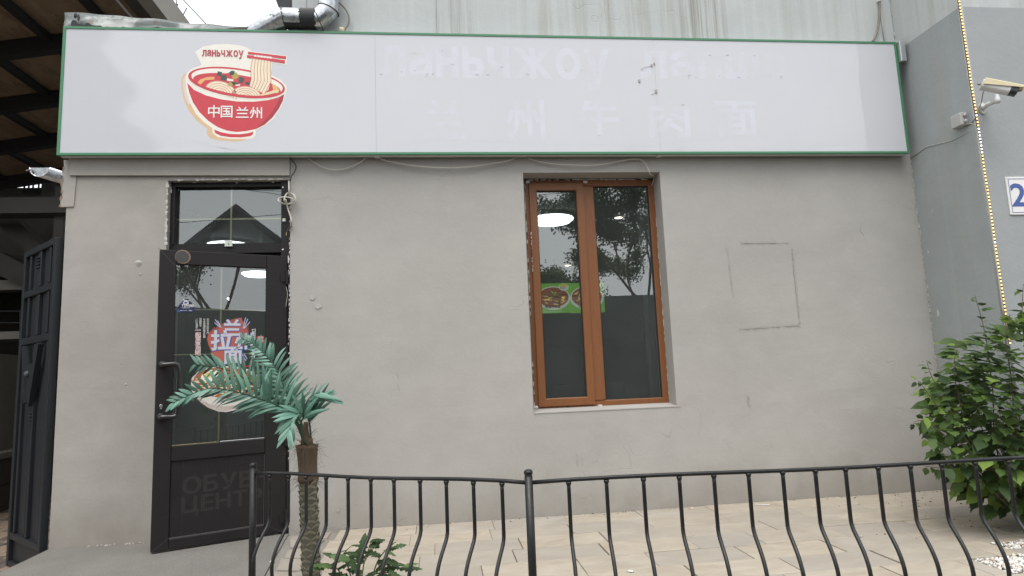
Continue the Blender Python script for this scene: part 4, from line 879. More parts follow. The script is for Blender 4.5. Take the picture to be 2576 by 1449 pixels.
# rim: white rim band, red ring, cream inside, red soup
lg.poly(lay(ly[3], arc(838, 600, 640, 195, 0, 360, 60, .145)), 0)
lg.poly(lay(ly[4], arc(838, 598, 616, 180, 0, 360, 60, .145)), 1)
lg.poly(lay(ly[5], arc(845, 592, 582, 150, 0, 360, 60, .145)), 0)
lg.poly(lay(ly[6]+.00012, arc(842, 628, 556, 128, 0, 360, 60, .145)), 1)
for q, mi in (([(340, 610), (380, 560), (470, 530), (560, 525), (560, 560), (440, 570), (370, 640)], 5), ([(1280, 610), (1340, 640), (1380, 690), (1365, 730), (1240, 740), (1300, 690)], 5)): lg.poly(lay(ly[6], q), mi)
# nests of noodles: filled arcs with red lines
for cx, cy, rx, ry, rot in ((640, 735, 210, 150, .35), (960, 775, 190, 130, .12)):
    a = arc(cx, cy, rx, ry, 180, 360, 24, rot); lg.poly(lay(ly[6]-.00008, a), 4)
    for f in (.97, .78, .6, .42, .25): lstroke(ly[7], arc(cx, cy, rx*f, ry*f, 180, 360, 20, rot), 7, 1)
lg.poly(lay(ly[6]-.00012, [(1070, 778), (1180, 735), (1300, 700), (1370, 690), (1360, 720), (1240, 750)]), 3)
# bottom red ring over the noodles
front = arc(838, 598, 616, 180, 8, 172, 44, .145); inner = arc(845, 592, 582, 152, 172, 8, 44, .145)
for i in range(43):
    lg.poly(lay(ly[8]+.00008, [front[i], front[i+1], inner[42-i], inner[43-i]]), 1)
# raised strand of noodles, chopsticks
strand = [(1050, 250), (1020, 340), (1015, 450), (1025, 530), (1000, 640), (1180, 740), (1240, 690), (1275, 560), (1275, 400), (1285, 270)]
lg.poly(lay(ly[7]-.00004, strand), 4)
for i in range(7):
    t = i/6; top = (1062+t*215, 250+t*22); m1 = (1018+t*245, 430+t*20); m2 = (1022+t*250, 560+t*30); bt = (1000+t*190, 640+t*100)
    lstroke(ly[8], [top, ((top[0]+m1[0])/2-6, 335), m1, m2, bt], 8, 10)
lg.poly(lay(ly[8]-.00012, [(985, 210), (1465, 268), (1460, 303), (980, 238)]), 1); lg.poly(lay(ly[8]-.00012, [(972, 250), (1450, 318), (1445, 358), (968, 285)]), 1)
for i in range(6): x = 1062+i*38; lg.poly(lay(ly[8]-.00024, [(x, 248+i*4.6), (x+30, 252+i*4.6), (x+30, 276+i*4.6), (x, 272+i*4.6)]), 2)
# greens and meat
for q, mi in (([(605, 455), (658, 470), (645, 520), (588, 505)], 6), ([(745, 470), (780, 447), (820, 460), (800, 500), (755, 505)], 6), ([(650, 510), (700, 500), (722, 545), (690, 580), (635, 560)], 6), ([(770, 500), (835, 470), (875, 520), (830, 560), (790, 550)], 7), ([(875, 525), (935, 540), (920, 600), (860, 600)], 6), ([(750, 590), (815, 615), (770, 650), (720, 630)], 7), ([(760, 585), (850, 600), (860, 625), (800, 625)], 6), ([(960, 585), (1008, 600), (995, 632), (945, 620)], 6), ([(715, 545), (800, 560), (795, 585), (720, 578)], 0), ([(820, 625), (880, 620), (885, 640), (830, 642)], 0), ([(690, 485), (745, 475), (750, 500), (700, 510)], 1)): lg.poly(lay(ly[8]-.00016, q), mi)
ys_l = ly[8]-.0003
def fit_on(mb, body, mi, p0, p1, bold):
    a = PY(*cl(p0[0], p1[1]), ys_l); b = PY(*cl(p1[0], p0[1]), ys_l); G = glyphs(body, bold); av = [q for v, f in G for q in v]
    xs = [v[0] for v in av]; zs = [v[1] for v in av]; kx = (b.x-a.x)/(max(xs)-min(xs)); kz = (b.z-a.z)/(max(zs)-min(zs))
    for v, f in G: mb.add([(a.x+(q[0]-min(xs))*kx, ys_l-q[2]*.00006, a.z+(q[1]-min(zs))*kz) for q in v], f, mi)
fit_on(lg, 'ланьчжоу', 9, (402, 192), (926, 296), .03); fit_on(lg, '中国', 2, (478, 885), (790, 1040), .012); fit_on(lg, '兰州', 2, (830, 905), (1162, 1052), .012)
lg.build('bowl_emblem', sign, label='printed red noodle bowl with chopsticks and lettering')
# faint wavy print along the foot of the panels
simple('sign_wave', (.56, .565, .60), .25, var=.03)
for pts in ([(400, 345), (470, 350), (560, 372), (640, 384)], [(400, 362), (480, 360), (600, 380)], [(990, 372), (1080, 352), (1200, 355), (1400, 362), (1640, 365)], [(1640, 363), (1760, 352), (1860, 345), (1960, 356), (2060, 362), (2130, 340), (2210, 310), (2250, 308), (2268, 314)], [(1850, 372), (2000, 372), (2120, 360), (2200, 335), (2272, 342)], [(2000, 378), (2150, 362), (2274, 352)]):
    P = smooth_path([PY(x, y, ys) for x, y in pts], 8); mb = MB('sign_wave'); ribbon(mb, P, .004, (0, -.00003, 0), 0, .3, .2); mb.build('wave_print', sign, kind='stuff')
# ------------------------------------------------------------------ power supply box on the sign's right end
pa = PY(2264, 108, -.12); pbx = PY(2281, 150, -.12)
o = MB('aluminium').bevbox((0, 0, 0), (.055, .07, .19), .006, 0, Matrix.Translation((SX1+.004, -.14, pbx.z-.02))).box((SX1+.022, -.1415, pbx.z-.016), (SX1+.028, -.1385, pbx.z+.164)).box((SX1+.045, -.1415, pbx.z-.016), (SX1+.050, -.1385, pbx.z+.164)).build('power_supply')
tag(o, 'ribbed aluminium power supply box at the right end of the sign', 'power supply')
# ------------------------------------------------------------------ duct
DYX = -.092
pj = [Vector((-1.62, .10, 3.80)), Vector((-1.47, .02, 3.85)), PY(714, 46, DYX), PY(801, 49, DYX), PY(826, 26, DYX), None]
pj[5] = Vector((pj[4].x+.012, DYX, pj[4].z+.75)); RD = .080
duct = thing('ventilation_duct', 'patched galvanised ventilation duct with elbows above the sign', 'duct', pj[2])
def seg(a, b, name, mats='galvanised', r=RD, i=0):
    MB(mats).tube([a, b], r, 24, caps=True).build(name, duct, True)
full = MB('galvanised').tube(pj, RD, 28, mitre=True); full.build('pipe', duct, True)
for i in (2, 3, 4):       # folded seam rings at the joints
    t = ((pj[i+1]-pj[i]).normalized()+(pj[i]-pj[i-1]).normalized()).normalized(); c_ = max(.5, t.dot((pj[i]-pj[i-1]).normalized()))
    u_ = Vector((0, 1, 0)); v_ = t.cross(u_).normalized()
    ringp = [pj[i]+u_*math.cos(a)*(RD+.002)+v_*math.sin(a)*(RD+.002)/c_ for a in [2*math.pi*j/28 for j in range(29)]]
    MB('tar_brown').tube(ringp, .0042, 6, caps=False).build('seam_ring', duct, True)
a, b = pj[2].lerp(pj[3], .50), pj[2].lerp(pj[3], .93)
def wrap(name, mat, a, b, a0, a1, r, seed):
    rnd = random.Random(seed); ax = (b-a).normalized(); u_ = Vector((0, 0, 1)); u_ = (u_-ax*u_.dot(ax)).normalized(); v_ = ax.cross(u_); n_ = 26; vs = []
    for j in range(n_+1):
        an = R(a0+(a1-a0)*j/n_); d = u_*math.cos(an)*r+v_*math.sin(an)*r; e0 = rnd.uniform(-.012, .006); e1 = rnd.uniform(-.006, .012); vs += [a+d+ax*e0, b+d+ax*e1]
    MB(mat).add(vs, [(2*j, 2*j+1, 2*j+3, 2*j+2) for j in range(n_)]).build(name, duct, True)
wrap('tar_wrap', 'tar', a, b, 62, 190, RD+.003, 3); wrap('tar_wrap', 'tar_brown', a+Vector((.002, 0, 0)), b, -60, 64, RD+.0022, 4); wrap('tar_smear', 'tar', pj[2].lerp(pj[3], .06), a, 140, 200, RD+.0018, 7)
# hose beside the duct
hp = [PY(*crop(1080, 0, 6.133)(x, y), -.03) for x, y in ((1690, 90), (1790, 150), (1880, 270), (1935, 400), (1938, 520), (1900, 640), (1830, 750))]
hp[0] = Vector((pj[4].x+RD*.8, DYX+.03, hp[0].z)); hp.append(Vector((hp[-1].x-.02, -.02, 3.80)))
o = MB('cable_brown').tube(smooth_path(hp, 5), .0065, 8).build('drain_hose', None, True); tag(o, 'thin brown hose curving from the duct down behind the sign', 'hose')
q = PY(859, 76, -.06); o = MB('cream_plastic', 'tar_brown').lathe([(.022, -.03), (.024, .012), (.020, .018), (.012, .018)], 14, Matrix.Translation((q.x, -.06, q.z+.0))).lathe([(.010, .0185), (.010, .026)], 10, Matrix.Translation((q.x, -.06, q.z)), 1).build('pipe_cap', None, True); tag(o, 'small cream pipe end on top of the sign beside the hose', 'pipe')
# conduit above the sign's right part
o = MB('cable_brown', 'white_plastic').tube(smooth_path([PY(*cs2(x, y), -.014) for x, y in ((2216, -60), (2218, 30), (2216, 120), (2208, 200), (2190, 270), (2160, 330))], 5), .009, 8).box((PY(*cs2(2216, 5), -.02).x-.015, -.026, PY(*cs2(2216, 5), -.02).z-.008), (PY(*cs2(2216, 5), -.02).x+.015, -.001, PY(*cs2(2216, 5), -.02).z+.008), 1).build('conduit', None, True); tag(o, 'brown bent conduit on the pale upper wall above the sign', 'conduit')
o = MB('grey_plastic').tube([PY(*cs2(2222, 60), -.006), PY(*cs2(2238, 200), -.006), PY(*cs2(2254, 335), -.006)], .0045, 6).build('cable', None, True); tag(o, 'straight grey cable beside the bent conduit above the sign', 'cable')
# ------------------------------------------------------------------ crumpled flashing over the low roof
fl = thing('metal_flashing', 'crumpled galvanised flashing sheet with black tar above the sign', 'flashing', (-2.0, 0, 3.85))
top = [(160, 29), (240, 36), (330, 43), (420, 52), (520, 62), (600, 68), (660, 72), (735, 77)]
mb = MB('flashing'); nx = 60; nz = 6; vs = []
def topz(px):
    for (a, b), (c_, d) in zip(top, top[1:]):
        if a <= px <= c_: return b+(d-b)*(px-a)/(c_-a)
for j in range(nz+1):
    for i in range(nx+1):
        px = 160+575*i/nx; yy = topz(px); b = PY(px, 90, -.045); t_ = PY(px, yy, .02); q = b.lerp(t_, j/nz)
        q.z += .012*noise.noise((px*.012, 3.1, 0))*(j/nz); q.y += .028*noise.noise((px*.016, j*.45, 5.)); vs.append(q)
mb.add(vs, [(j*(nx+1)+i, j*(nx+1)+i+1, (j+1)*(nx+1)+i+1, (j+1)*(nx+1)+i) for j in range(nz) for i in range(nx)])
o = mb.build('sheet', fl, True); md = o.modifiers.new('t', 'SOLIDIFY'); md.thickness = .003
mb = MB('tar'); cf = crop(0, 0, 3.623)
prof = [(1030, 330), (1040, 300), (1065, 288), (1100, 300), (1140, 345), (1200, 350), (1225, 362), (1250, 330), (1290, 335), (1330, 365), (1400, 370), (1460, 368), (1500, 395), (1540, 384), (1580, 388), (1640, 402), (1740, 400), (1780, 383), (1830, 396), (1900, 404), (2000, 400), (2060, 408), (2200, 400), (2280, 386), (2340, 402), (2460, 406), (2520, 410)]
pts = [PY(*cf(x, y), -.072) for x, y in prof]; base = [Vector((p.x, -.072, 3.850)) for p in reversed(pts)]
mb.prism([p for p in pts]+base, (0, .012, 0)); mb.build('tar_edge', fl)
mb = MB('tar_brown'); pts = [PY(x, y, -.07) for x, y in ((560, 75), (580, 70), (640, 66), (690, 68), (712, 75))]; base = [Vector((p.x, -.07, 3.850)) for p in reversed(pts)]; mb.prism(pts+base, (0, .02, 0)); mb.build('tar_patch', fl)
mb = MB('tar')
for x, y, w_, h_ in ((1118, 245, 16, 28), (1158, 280, 12, 40), (1108, 268, 10, 14)):
    q = PY(*cf(x, y), -.04); rnd = random.Random(x); mb.prism([(q.x+w_*.00055*rnd.uniform(.6, 1.1)*math.cos(a)*1.5, -.062, q.z+h_*.0009*rnd.uniform(.6, 1)*math.sin(a)) for a in [2*math.pi*i/9 for i in range(9)]], (0, .006, 0))
mb.build('tar_blob', fl, kind='stuff')
# ------------------------------------------------------------------ cables under the sign and beside the door
cw = crop(1050, 600, 1.5612)
def cable(name, pts, r, mat, label, smooth_n=6, cat='cable'):
    o = MB(mat).tube(smooth_path(pts, smooth_n), r, 8).build(name, None, True); return tag(o, label, cat)
cable('cable', [Vector((PY(*cw(275, 50), -.03).x, -.03, 2.845))]+[PY(*cw(x, y), -.03) for x, y in ((310, 70), (370, 105), (440, 124), (500, 120), (570, 98), (630, 62))]+[Vector((PY(*cw(650, 50), -.03).x, -.03, 2.845))], .004, 'cable_white', 'short pale cable loop hanging under the sign beside the door')
cable('cable', [Vector((PY(*cw(715, 50), -.04).x, -.04, 2.845))]+[PY(*cw(x, y), -.04) for x, y in ((760, 64), (900, 92), (1050, 108), (1200, 110), (1340, 100), (1450, 82), (1550, 62))]+[Vector((PY(*cw(1585, 50), -.04).x, -.04, 2.845))], .004, 'cable_white', 'long pale cable sagging under the middle of the sign')
cable('cable', [Vector((PY(*cw(1650, 50), -.035).x, -.035, 2.845))]+[PY(*cw(x, y), -.035) for x, y in ((1700, 66), (1850, 90), (2000, 96), (2120, 90), (2250, 66), (2330, 56), (2365, 62), (2400, 100), (2420, 150))]+[Vector((1.845, .10, 2.70)), Vector((1.843, .17, 2.64))], .0042, 'cable_white', 'pale cable sagging above the window and dropping into its corner')
cable('cable', [Vector((SEAM+.005, -.03, 2.845))]+[PY(*cw(x, y), -.03) for x, y in ((182, 62), (205, 90), (208, 115), (195, 145), (180, 165), (175, 195))], .0045, 'cable_dark', 'short dark cable curling beside the band above the door')
kb = crop(560, 650, 1.811)
kn = [(1075, 130), (1080, 200), (1085, 250), (1110, 230), (1125, 260), (1100, 295), (1050, 300), (1010, 285), (1005, 262), (1050, 250), (1100, 262), (1110, 290), (1070, 300), (1045, 270), (1065, 225), (1100, 228), (1128, 262), (1115, 300), (1060, 298), (1056, 270), (1070, 330), (1090, 390), (1098, 430), (1090, 462)]
pts = []
for i, (x, y) in enumerate(kn): pts.append(PY(*kb(x, y), -.035-.022*(i % 3 == 1)-.012*(i % 2)))
pts[0].y = -.02; pts[-1].y = -.012
kno = thing('knotted_cable', 'cream cable tied in a loose knot beside the door top', 'cable', pts[5])
MB('cable_white').tube(smooth_path(pts, 7), .0062, 8).build('cable_run', kno, True)
MB('cable_dark').tube(smooth_path([PY(*kb(x, y), -.014) for x, y in ((1090, 462), (1075, 485), (1062, 500))], 5), .006, 8).build('dark_sheath', kno, True)
MB('brass').tube(smooth_path([PY(*kb(x, y), -.012) for x, y in ((1062, 500), (1060, 515), (1059, 530))], 4), .0022, 6).build('bare_end', kno, True)
cable('cable', [PY(*kb(x, y), .010) for x, y in ((1047, 850), (1055, 890), (1068, 950), (1060, 1020), (1050, 1080), (1040, 1130), (1036, 1152))], .0022, 'cable_white', 'thin white wire hanging at the door hinge side')
qs = PY(714, 553, .01); o = MB('white_plastic').bevbox((-.012, -.012, 0), (.012, .012, .012), .002, 0, rotM((qs.x, .024, qs.z), Vector((1, 0, 0)), Vector((0, 0, 1)), Vector((0, -1, 0)))).build('door_contact'); tag(o, 'tiny white contact sensor on the dark door jamb', 'sensor')
# ================================================================== THINGS ON THE PILASTER
# LED strip: every lamp is a piece
stp = [PX(x, y, PX0+.03) for x, y in ((2409, -20), (2422, 60), (2438, 200), (2470, 395), (2487, 520), (2506, 640), (2534, 850))]
led = thing('led_strip', 'brown strip of small yellow and white lamps down the pilaster corner', 'led strip', (PX0+.03, PF, 1.2))
c88 = crop(3400, 0, 1.45)
lp = [PY(*c88(x, y), PF-.006) for x, y in ((630, -10), (655, 160), (690, 390), (700, 470), (717, 570), (735, 680), (758, 830), (775, 960), (800, 1120), (822, 1270), (846, 1449))]
lp += [lp[-1]+Vector((.003, 0, -.25)), lp[-1]+Vector((.008, 0, -.7))]
path = smooth_path(lp, 10)
mb = MB('led_strip')
for a, b in zip(path, path[1:]):
    t = (b-a).normalized(); s_ = Vector((-t.z, 0, t.x)) if t.z > 0 else Vector((t.z, 0, -t.x)); s_ = Vector((1, 0, 0))
    mb.add([a-s_*.009, b-s_*.009, b+s_*.009, a+s_*.009, a-s_*.009+Vector((0, .0055, 0)), b-s_*.009+Vector((0, .0055, 0)), b+s_*.009+Vector((0, .0055, 0)), a+s_*.009+Vector((0, .0055, 0))], [(0, 1, 2, 3), (0, 4, 5, 1), (3, 2, 6, 7)])
mb.build('tape', led)
lm = {}
for nm in ('led_warm', 'led_white'):
    lm[nm] = MB(nm).bevbox((-.0065, -.0065, 0), (.0065, .0065, .004), .0018)
acc = 0; nled = 0; step = .0270; tot = 0; lmd = {}
for a, b in zip(path, path[1:]):
    L = (b-a).length
    while acc < L:
        p = a.lerp(b, acc/L); z = p.z; nm = 'led_white' if 2.62 < z < 2.83 or z > 4.2 or nled % 37 == 36 else 'led_warm'
        if nled < 140:
            if nm not in lmd: o = lm[nm].build('lamp', led); lmd[nm] = o.data
            else: o = link('lamp', lmd[nm], led)
            o.matrix_basis = chain(led).inverted() @ Matrix.Identity(4) if False else Matrix.Identity(4)
            o.matrix_parent_inverse = chain(led).inverted()
            o.matrix_basis = rotM(p+Vector((0, -.0005, 0)), Vector((1, 0, 0)), Vector((0, 0, 1)), Vector((0, -1, 0))) @ Matrix.Rotation(random.uniform(-.12, .12), 4, 'Z')
        nled += 1; acc += step
    acc -= L
cc = crop(3700, 250, 4.831)
# white cable beside it
cable('cable', [PY(*cc(870, 1180), PF-.004), PY(*cc(940, 1200), PF-.006), PY(*cc(985, 1260), PF-.005)]+[PY(*c88(x, y), PF-.005) for x, y in ((742, 800), (762, 945), (785, 1090), (808, 1230), (825, 1360), (838, 1449))]+[PY(*c88(838, 1449), PF-.005)+Vector((.0, 0, -.5))], .0048, 'cable_white', 'white cable clipped along the lamp strip on the pilaster')
# junction box on the grey side
a = PX(*cc(640, 1120), PX0); M = rotM(PX(*cc(720, 1130), PX0), Vector((0, -1, 0)), Vector((0, 0, 1)), Vector((-1, 0, 0)))
jb = thing('junction_box', 'grey square junction box on the streaked side of the pilaster', 'junction box', M.translation)
MB('grey_plastic').bevbox((-.052, -.052, 0), (.052, .052, .050), .005, 0, M).build('case', jb); MB('grey_plastic').bevbox((-.050, -.050, .0502), (.050, .050, .058), .004, 0, M).build('lid', jb)
for dz in (-.024, .024): MB('grey_plastic').lathe([(.013, 0), (.013, .012), (.008, .016)], 12, M @ Matrix.Translation((.0525, dz, .026)) @ Matrix.Rotation(R(90), 4, 'Y')).build('gland', jb, True)
cable('cable', [PX(*cc(x, y), PX0-.004) for x, y in ((740, 1230), (800, 1225), (870, 1190), (930, 1130), (970, 1085))], .004, 'cable_brown', 'short brown cable leaving the junction box on the pilaster')
cable('cable', [PX(*c88(x, y), PX0-.003) for x, y in ((685, 765), (650, 785), (590, 815), (510, 835), (440, 855), (390, 890), (345, 915))], .003, 'grey_plastic', 'thin grey wire crossing the streaked side of the pilaster')
# security camera
K = lambda x, y, Y: PY(*cc(x, y), Y)
sc_ = thing('security_camera', 'cream and grey security camera on a white arm on the pilaster', 'camera', K(1100, 890, PF))
mb = MB('white_plastic'); bp = K(1095, 890, PF); pl = []
for i in range(20): a = 2*math.pi*i/20; pl.append((bp.x+.026*math.cos(a)-.002*math.sin(a), PF-.0005, bp.z+.046*math.sin(a)))
mb.prism(pl, (0, -.012, 0)); mb.build('mount_plate', sc_)
e0 = Vector((bp.x-.002, PF-.012, bp.z+.002)); tip = K(1400, 720, PF-.24)
MB('white_plastic').tube(smooth_path([e0, e0+Vector((.006, -.05, .008)), e0.lerp(tip, .55)+Vector((0, 0, -.002)), tip+Vector((0, .02, -.004)), tip], 5), [.024, .022, .020, .018, .017, .0165, .016, .0155, .015, .015, .0145, .014, .014, .0135, .013, .013, .013, .013, .013, .013, .013], 12).build('arm', sc_, True)
hd_ = K(1400, 640, PF-.24); MB('white_plastic').lathe([(.017, -.036), (.018, -.02), (.018, .004), (.015, .006), (.0155, .024), (.010, .03)], 16, Matrix.Translation(tip+Vector((0, 0, .012)))).build('swivel', sc_, True)
# body axis: from its rear to its lens, downwards and to the right
bc = K(1420, 492, PF-.24); fwd_ = Vector((.74, -.42, -.42)).normalized(); side = fwd_.cross(Vector((0, 0, 1))).normalized(); up_ = side.cross(fwd_).normalized(); CM_ = rotM(bc, side, fwd_, up_)
def rr_prof(w_, h_, r_, n=4):
    o = []
    for cx, cz, a0 in ((w_/2-r_, h_/2-r_, 0), (-w_/2+r_, h_/2-r_, 90), (-w_/2+r_, -h_/2+r_, 180), (w_/2-r_, -h_/2+r_, 270)):
        for i in range(n+1): a = R(a0+90*i/n); o.append((cx+r_*math.cos(a), cz+r_*math.sin(a)))
    return o
pr = rr_prof(.074, .070, .022)
MB('cream_plastic', 'white_plastic').prism([CM_ @ Vector((x, -.095, z)) for x, z in pr], fwd_*.165, 1).build('body', sc_)
MB('white_plastic').prism([CM_ @ Vector((x*1.06, -.112, z*1.06)) for x, z in pr], fwd_*.018).build('rear_cap', sc_)
MB('black_plastic').prism([CM_ @ Vector((x*.99, .0705, z*.99)) for x, z in pr], fwd_*.045).build('front', sc_)
MB('gasket').lathe([(.024, 0), (.022, .004), (.015, .002)], 16, CM_ @ Matrix.Translation((0, .116, 0)) @ Matrix.Rotation(R(-90), 4, 'X')).build('lens', sc_, True)
hoodp = [(-.046, -.010), (-.046, .034), (-.034, .043), (.034, .043), (.046, .034), (.046, -.010), (.043, -.010), (.043, .033), (.033, .040), (-.033, .040), (-.043, .033), (-.043, -.010)]
mb = MB('cream_plastic'); hv = [CM_ @ Vector((x, -.105, z)) for x, z in hoodp]+[CM_ @ Vector((x, .150, z if z > 0 else .024)) for x, z in hoodp]; n_ = 12
mb.add(hv, [(i, (i+1) % n_, n_+(i+1) % n_, n_+i) for i in range(n_)]+[(0, 11, 10, 1), (1, 10, 9, 2), (2, 9, 8, 3), (3, 8, 7, 4), (4, 7, 6, 5)]+[(12, 13, 22, 23), (13, 14, 21, 22), (14, 15, 20, 21), (15, 16, 19, 20), (16, 17, 18, 19)]); mb.build('sun_hood', sc_)
MB('cable_brown').tube(smooth_path([CM_ @ Vector((0, -.112, .005)), CM_ @ Vector((0, -.135, -.005)), K(1160, 470, PF-.17), K(1120, 600, PF-.12), K(1095, 740, PF-.05), K(1050, 880, PF-.02), K(1010, 980, PF-.006)], 6), .0035, 7).build('lead', sc_, True)
# house number plate
n0 = PY(*c88(903, 1025), PF-.012); n1 = PY(*c88(935, 1246), PF-.012); pw_ = .36; ph = n0.z-n1.z
num = thing('house_number_plate', 'white house number plate with blue border and blue numeral', 'sign', (n0.x+.1, PF, n1.z))
mb = MB('print_white'); mb.bevbox((0, 0, 0), (pw_, ph, .009), .003, 0, rotM((n0.x, PF-.001, n1.z), Vector((1, 0, 0)), Vector((0, 0, 1)), Vector((0, -1, 0)))); mb.build('plate', num)
yb_ = PF-.0112; mb = MB('print_blue')
for (a, b, c_, d) in ((.015, .0195, .015, ph-.015), (pw_-.0195, pw_-.015, .015, ph-.015), (.0196, pw_-.0196, .015, .0195), (.0196, pw_-.0196, ph-.0195, ph-.015)): mb.poly([(n0.x+a, yb_, n1.z+c_), (n0.x+b, yb_, n1.z+c_), (n0.x+b, yb_, n1.z+d), (n0.x+a, yb_, n1.z+d)])
mb.build('border', num)
t = MB('print_blue'); text_into(t, '2', 0, (0, 0, 0), (1, 0, 0), (0, 0, 1), 1.0, .02); xs = [v[0] for v in t.v]; zs = [v[2] for v in t.v]
g0 = PY(*c88(943, 1198), PF-.0112); g1 = PY(*c88(1013, 1063), PF-.0112)
t.v = [(g0.x+(v[0]-min(xs))/(max(xs)-min(xs))*(g1.x-g0.x), yb_, g0.z+(v[2]-min(zs))/(max(zs)-min(zs))*(g1.z-g0.z)) for v in t.v]; t.build('numeral', num)
for x, z in ((.008, .008), (.008, ph-.008)): MB('steel').lathe([(.004, 0), (.003, .002)], 8, rotM((n0.x+x, PF-.010, n1.z+z), Vector((1, 0, 0)), Vector((0, 0, 1)), Vector((0, -1, 0)))).build('screw', num)
# ================================================================== IRON FENCE
FZ = .672
fc = PZ(1330, 1213, FZ); flft = PZ(637, 1190, FZ); frt = PZ(2576, 1153, FZ)
frt = fc+(frt-fc)*1.16
fence = thing('iron_fence', 'black iron fence with bulging bars round the terrace corner', 'fence', (fc.x, fc.y, 0))
def post(p, name='post', cap=True):
    o = MB('metal_black').tube([(p.x, p.y, -.003), (p.x, p.y, FZ+.022)], .0162, 16).build(name, fence, True)
    if cap: MB('metal_black').lathe([(.0162, 0), (.0162, .003), (.0140, .004), (.0140, .007), (.0175, .009), (.0178, .016), (.0160, .022), (.010, .0265), (.002, .028)], 18, Matrix.Translation((p.x, p.y, FZ+.022))).build('cap', o, True)
post(fc); post(flft); post(frt)
bl = [679, 725.7, 770.4, 820.5, 875.6, 932.8, 991, 1056.5, 1122.4, 1190.6, 1262.4]
br_ = [1430, 1525, 1618, 1708, 1795, 1882, 1968, 2050, 2126, 2208, 2289, 2368, 2452, 2535, 2618, 2700]
def along(a, b, px):
    lo, hi = 0, 1
    sgn = 1 if proj(b)[0] > proj(a)[0] else -1
    for _ in range(40):
        m = (lo+hi)/2
        if (proj(a.lerp(b, m))[0]-px)*sgn < 0: lo = m
        else: hi = m
    return a.lerp(b, lo)
def section(a, b, pxs):
    d = (b-a).normalized(); out = Vector((d.y, -d.x, 0))
    if out.y > 0: out = -out
    wob = random.Random(int(abs(a.x)*1000))
    zz = lambda t: .0035*math.sin(t*9)
    MB('metal_black').tube([a+d*.012+Vector((0, 0, -.002))]+[a.lerp(b, i/14)+Vector((0, 0, zz(i/14))) for i in range(1, 14)]+[b-d*.012+Vector((0, 0, -.002))], .0082, 12).build('top_rail', fence, True)
    lo_a, lo_b = a.copy(), b.copy(); lo_a.z = lo_b.z = .085
    MB('metal_black').tube([lo_a+d*.012, lo_b-d*.012], .0082, 12).build('bottom_rail', fence, True)
    for px in pxs:
        p = along(a, b, px); q = wob.uniform(-.004, .004)
        prof = [(0, FZ-.006), (0, FZ-.08), (0, .475), (.003, .452), (.014, .430), (.040, .400), (.070, .362), (.092, .320), (.101, .280), (.098, .240), (.082, .200), (.055, .165), (.026, .138), (.008, .118), (.001, .100), (0, .085)]
        pts = [Vector((p.x, p.y, z+q*(.1 < z < .6)))+out*o_ for o_, z in prof]
        ob = MB('metal_black').tube(smooth_path(pts, 2), .0078, 10).build('bar', fence, True)
        MB('metal_black').lathe([(.0078, -.012), (.0112, -.003), (.0105, .004)], 10, Matrix.Translation((p.x, p.y, FZ-.009))).build('weld', ob, True)
section(fc, flft, bl); section(fc, frt, br_)
# ================================================================== ARTIFICIAL PALM
PYY = -1.72
def pp(px, py, dy=0.0): return PY(px, py, PYY+dy)
palm = thing('artificial_palm', 'artificial palm with turquoise fronds and scaly trunk behind the iron fence', 'palm tree', (pp(775, 1449).x, PYY, 0))
ax_top = pp(775, 1208); ax_bot = pp(783, 1449); dr = (ax_bot-ax_top)/(ax_bot.z-ax_top.z); base_ = ax_top+dr*(0-ax_top.z)
tr_h = ax_top.z
def axis(z): return Vector((ax_top.x+dr.x*(z-ax_top.z), PYY, z))
RT = .040
trunk = MB('palm_trunk').tube([axis(z) for z in (0, .1, .3, .5, tr_h+.02)], [RT*1.05, RT*1.02, RT, RT*.98, RT*.96], 18).build('trunk', palm, True)
sc_me = None; rs = random.Random(17)
scm = MB('palm_trunk', 'palm_trunk_rim')      # one leaf-base scale: a curved plate standing off at its upper edge
n_ = 6; vs = []
for j in range(4):
    t = j/3
    for i in range(n_+1):
        u = -1+2*i/n_; a = u*.66*(1-.10*t); r_ = RT*.985+.0105*t**2.2*(1-.35*abs(u)); z = -.016+.042*t-(.016*abs(u)**1.5)*t
        vs.append((r_*math.cos(a), r_*math.sin(a), z))
scm.add(vs, [(j*(n_+1)+i, j*(n_+1)+i+1, (j+1)*(n_+1)+i+1, (j+1)*(n_+1)+i) for j in range(2) for i in range(n_)])
scm.add(vs, [(2*(n_+1)+i, 2*(n_+1)+i+1, 3*(n_+1)+i+1, 3*(n_+1)+i) for i in range(n_)], 1)
rim = [Vector(vs[3*(n_+1)+i]) for i in range(n_+1)]; rin = [Vector((v.x*.92, v.y*.92, v.z-.002)) for v in rim]
scm.add(rim+rin, [(i, i+1, n_+2+i, n_+1+i) for i in range(n_)], 1)
z = .01; lev = 0
while z < tr_h-.012:
    for q in range(5):
        a = q*2*math.pi/5+lev*math.pi/5+rs.uniform(-.12, .12)
        if sc_me is None: o = scm.build('scale', trunk, True); sc_me = o.data
        else: o = link('scale', sc_me, trunk)
        o.matrix_parent_inverse = chain(trunk).inverted(); o.matrix_basis = Matrix.Translation(axis(z)+Vector((0, 0, rs.uniform(-.004, .004)))) @ Matrix.Rotation(a, 4, 'Z') @ Matrix.Rotation(rs.uniform(-.06, .06), 4, 'X')
    z += .026; lev += 1
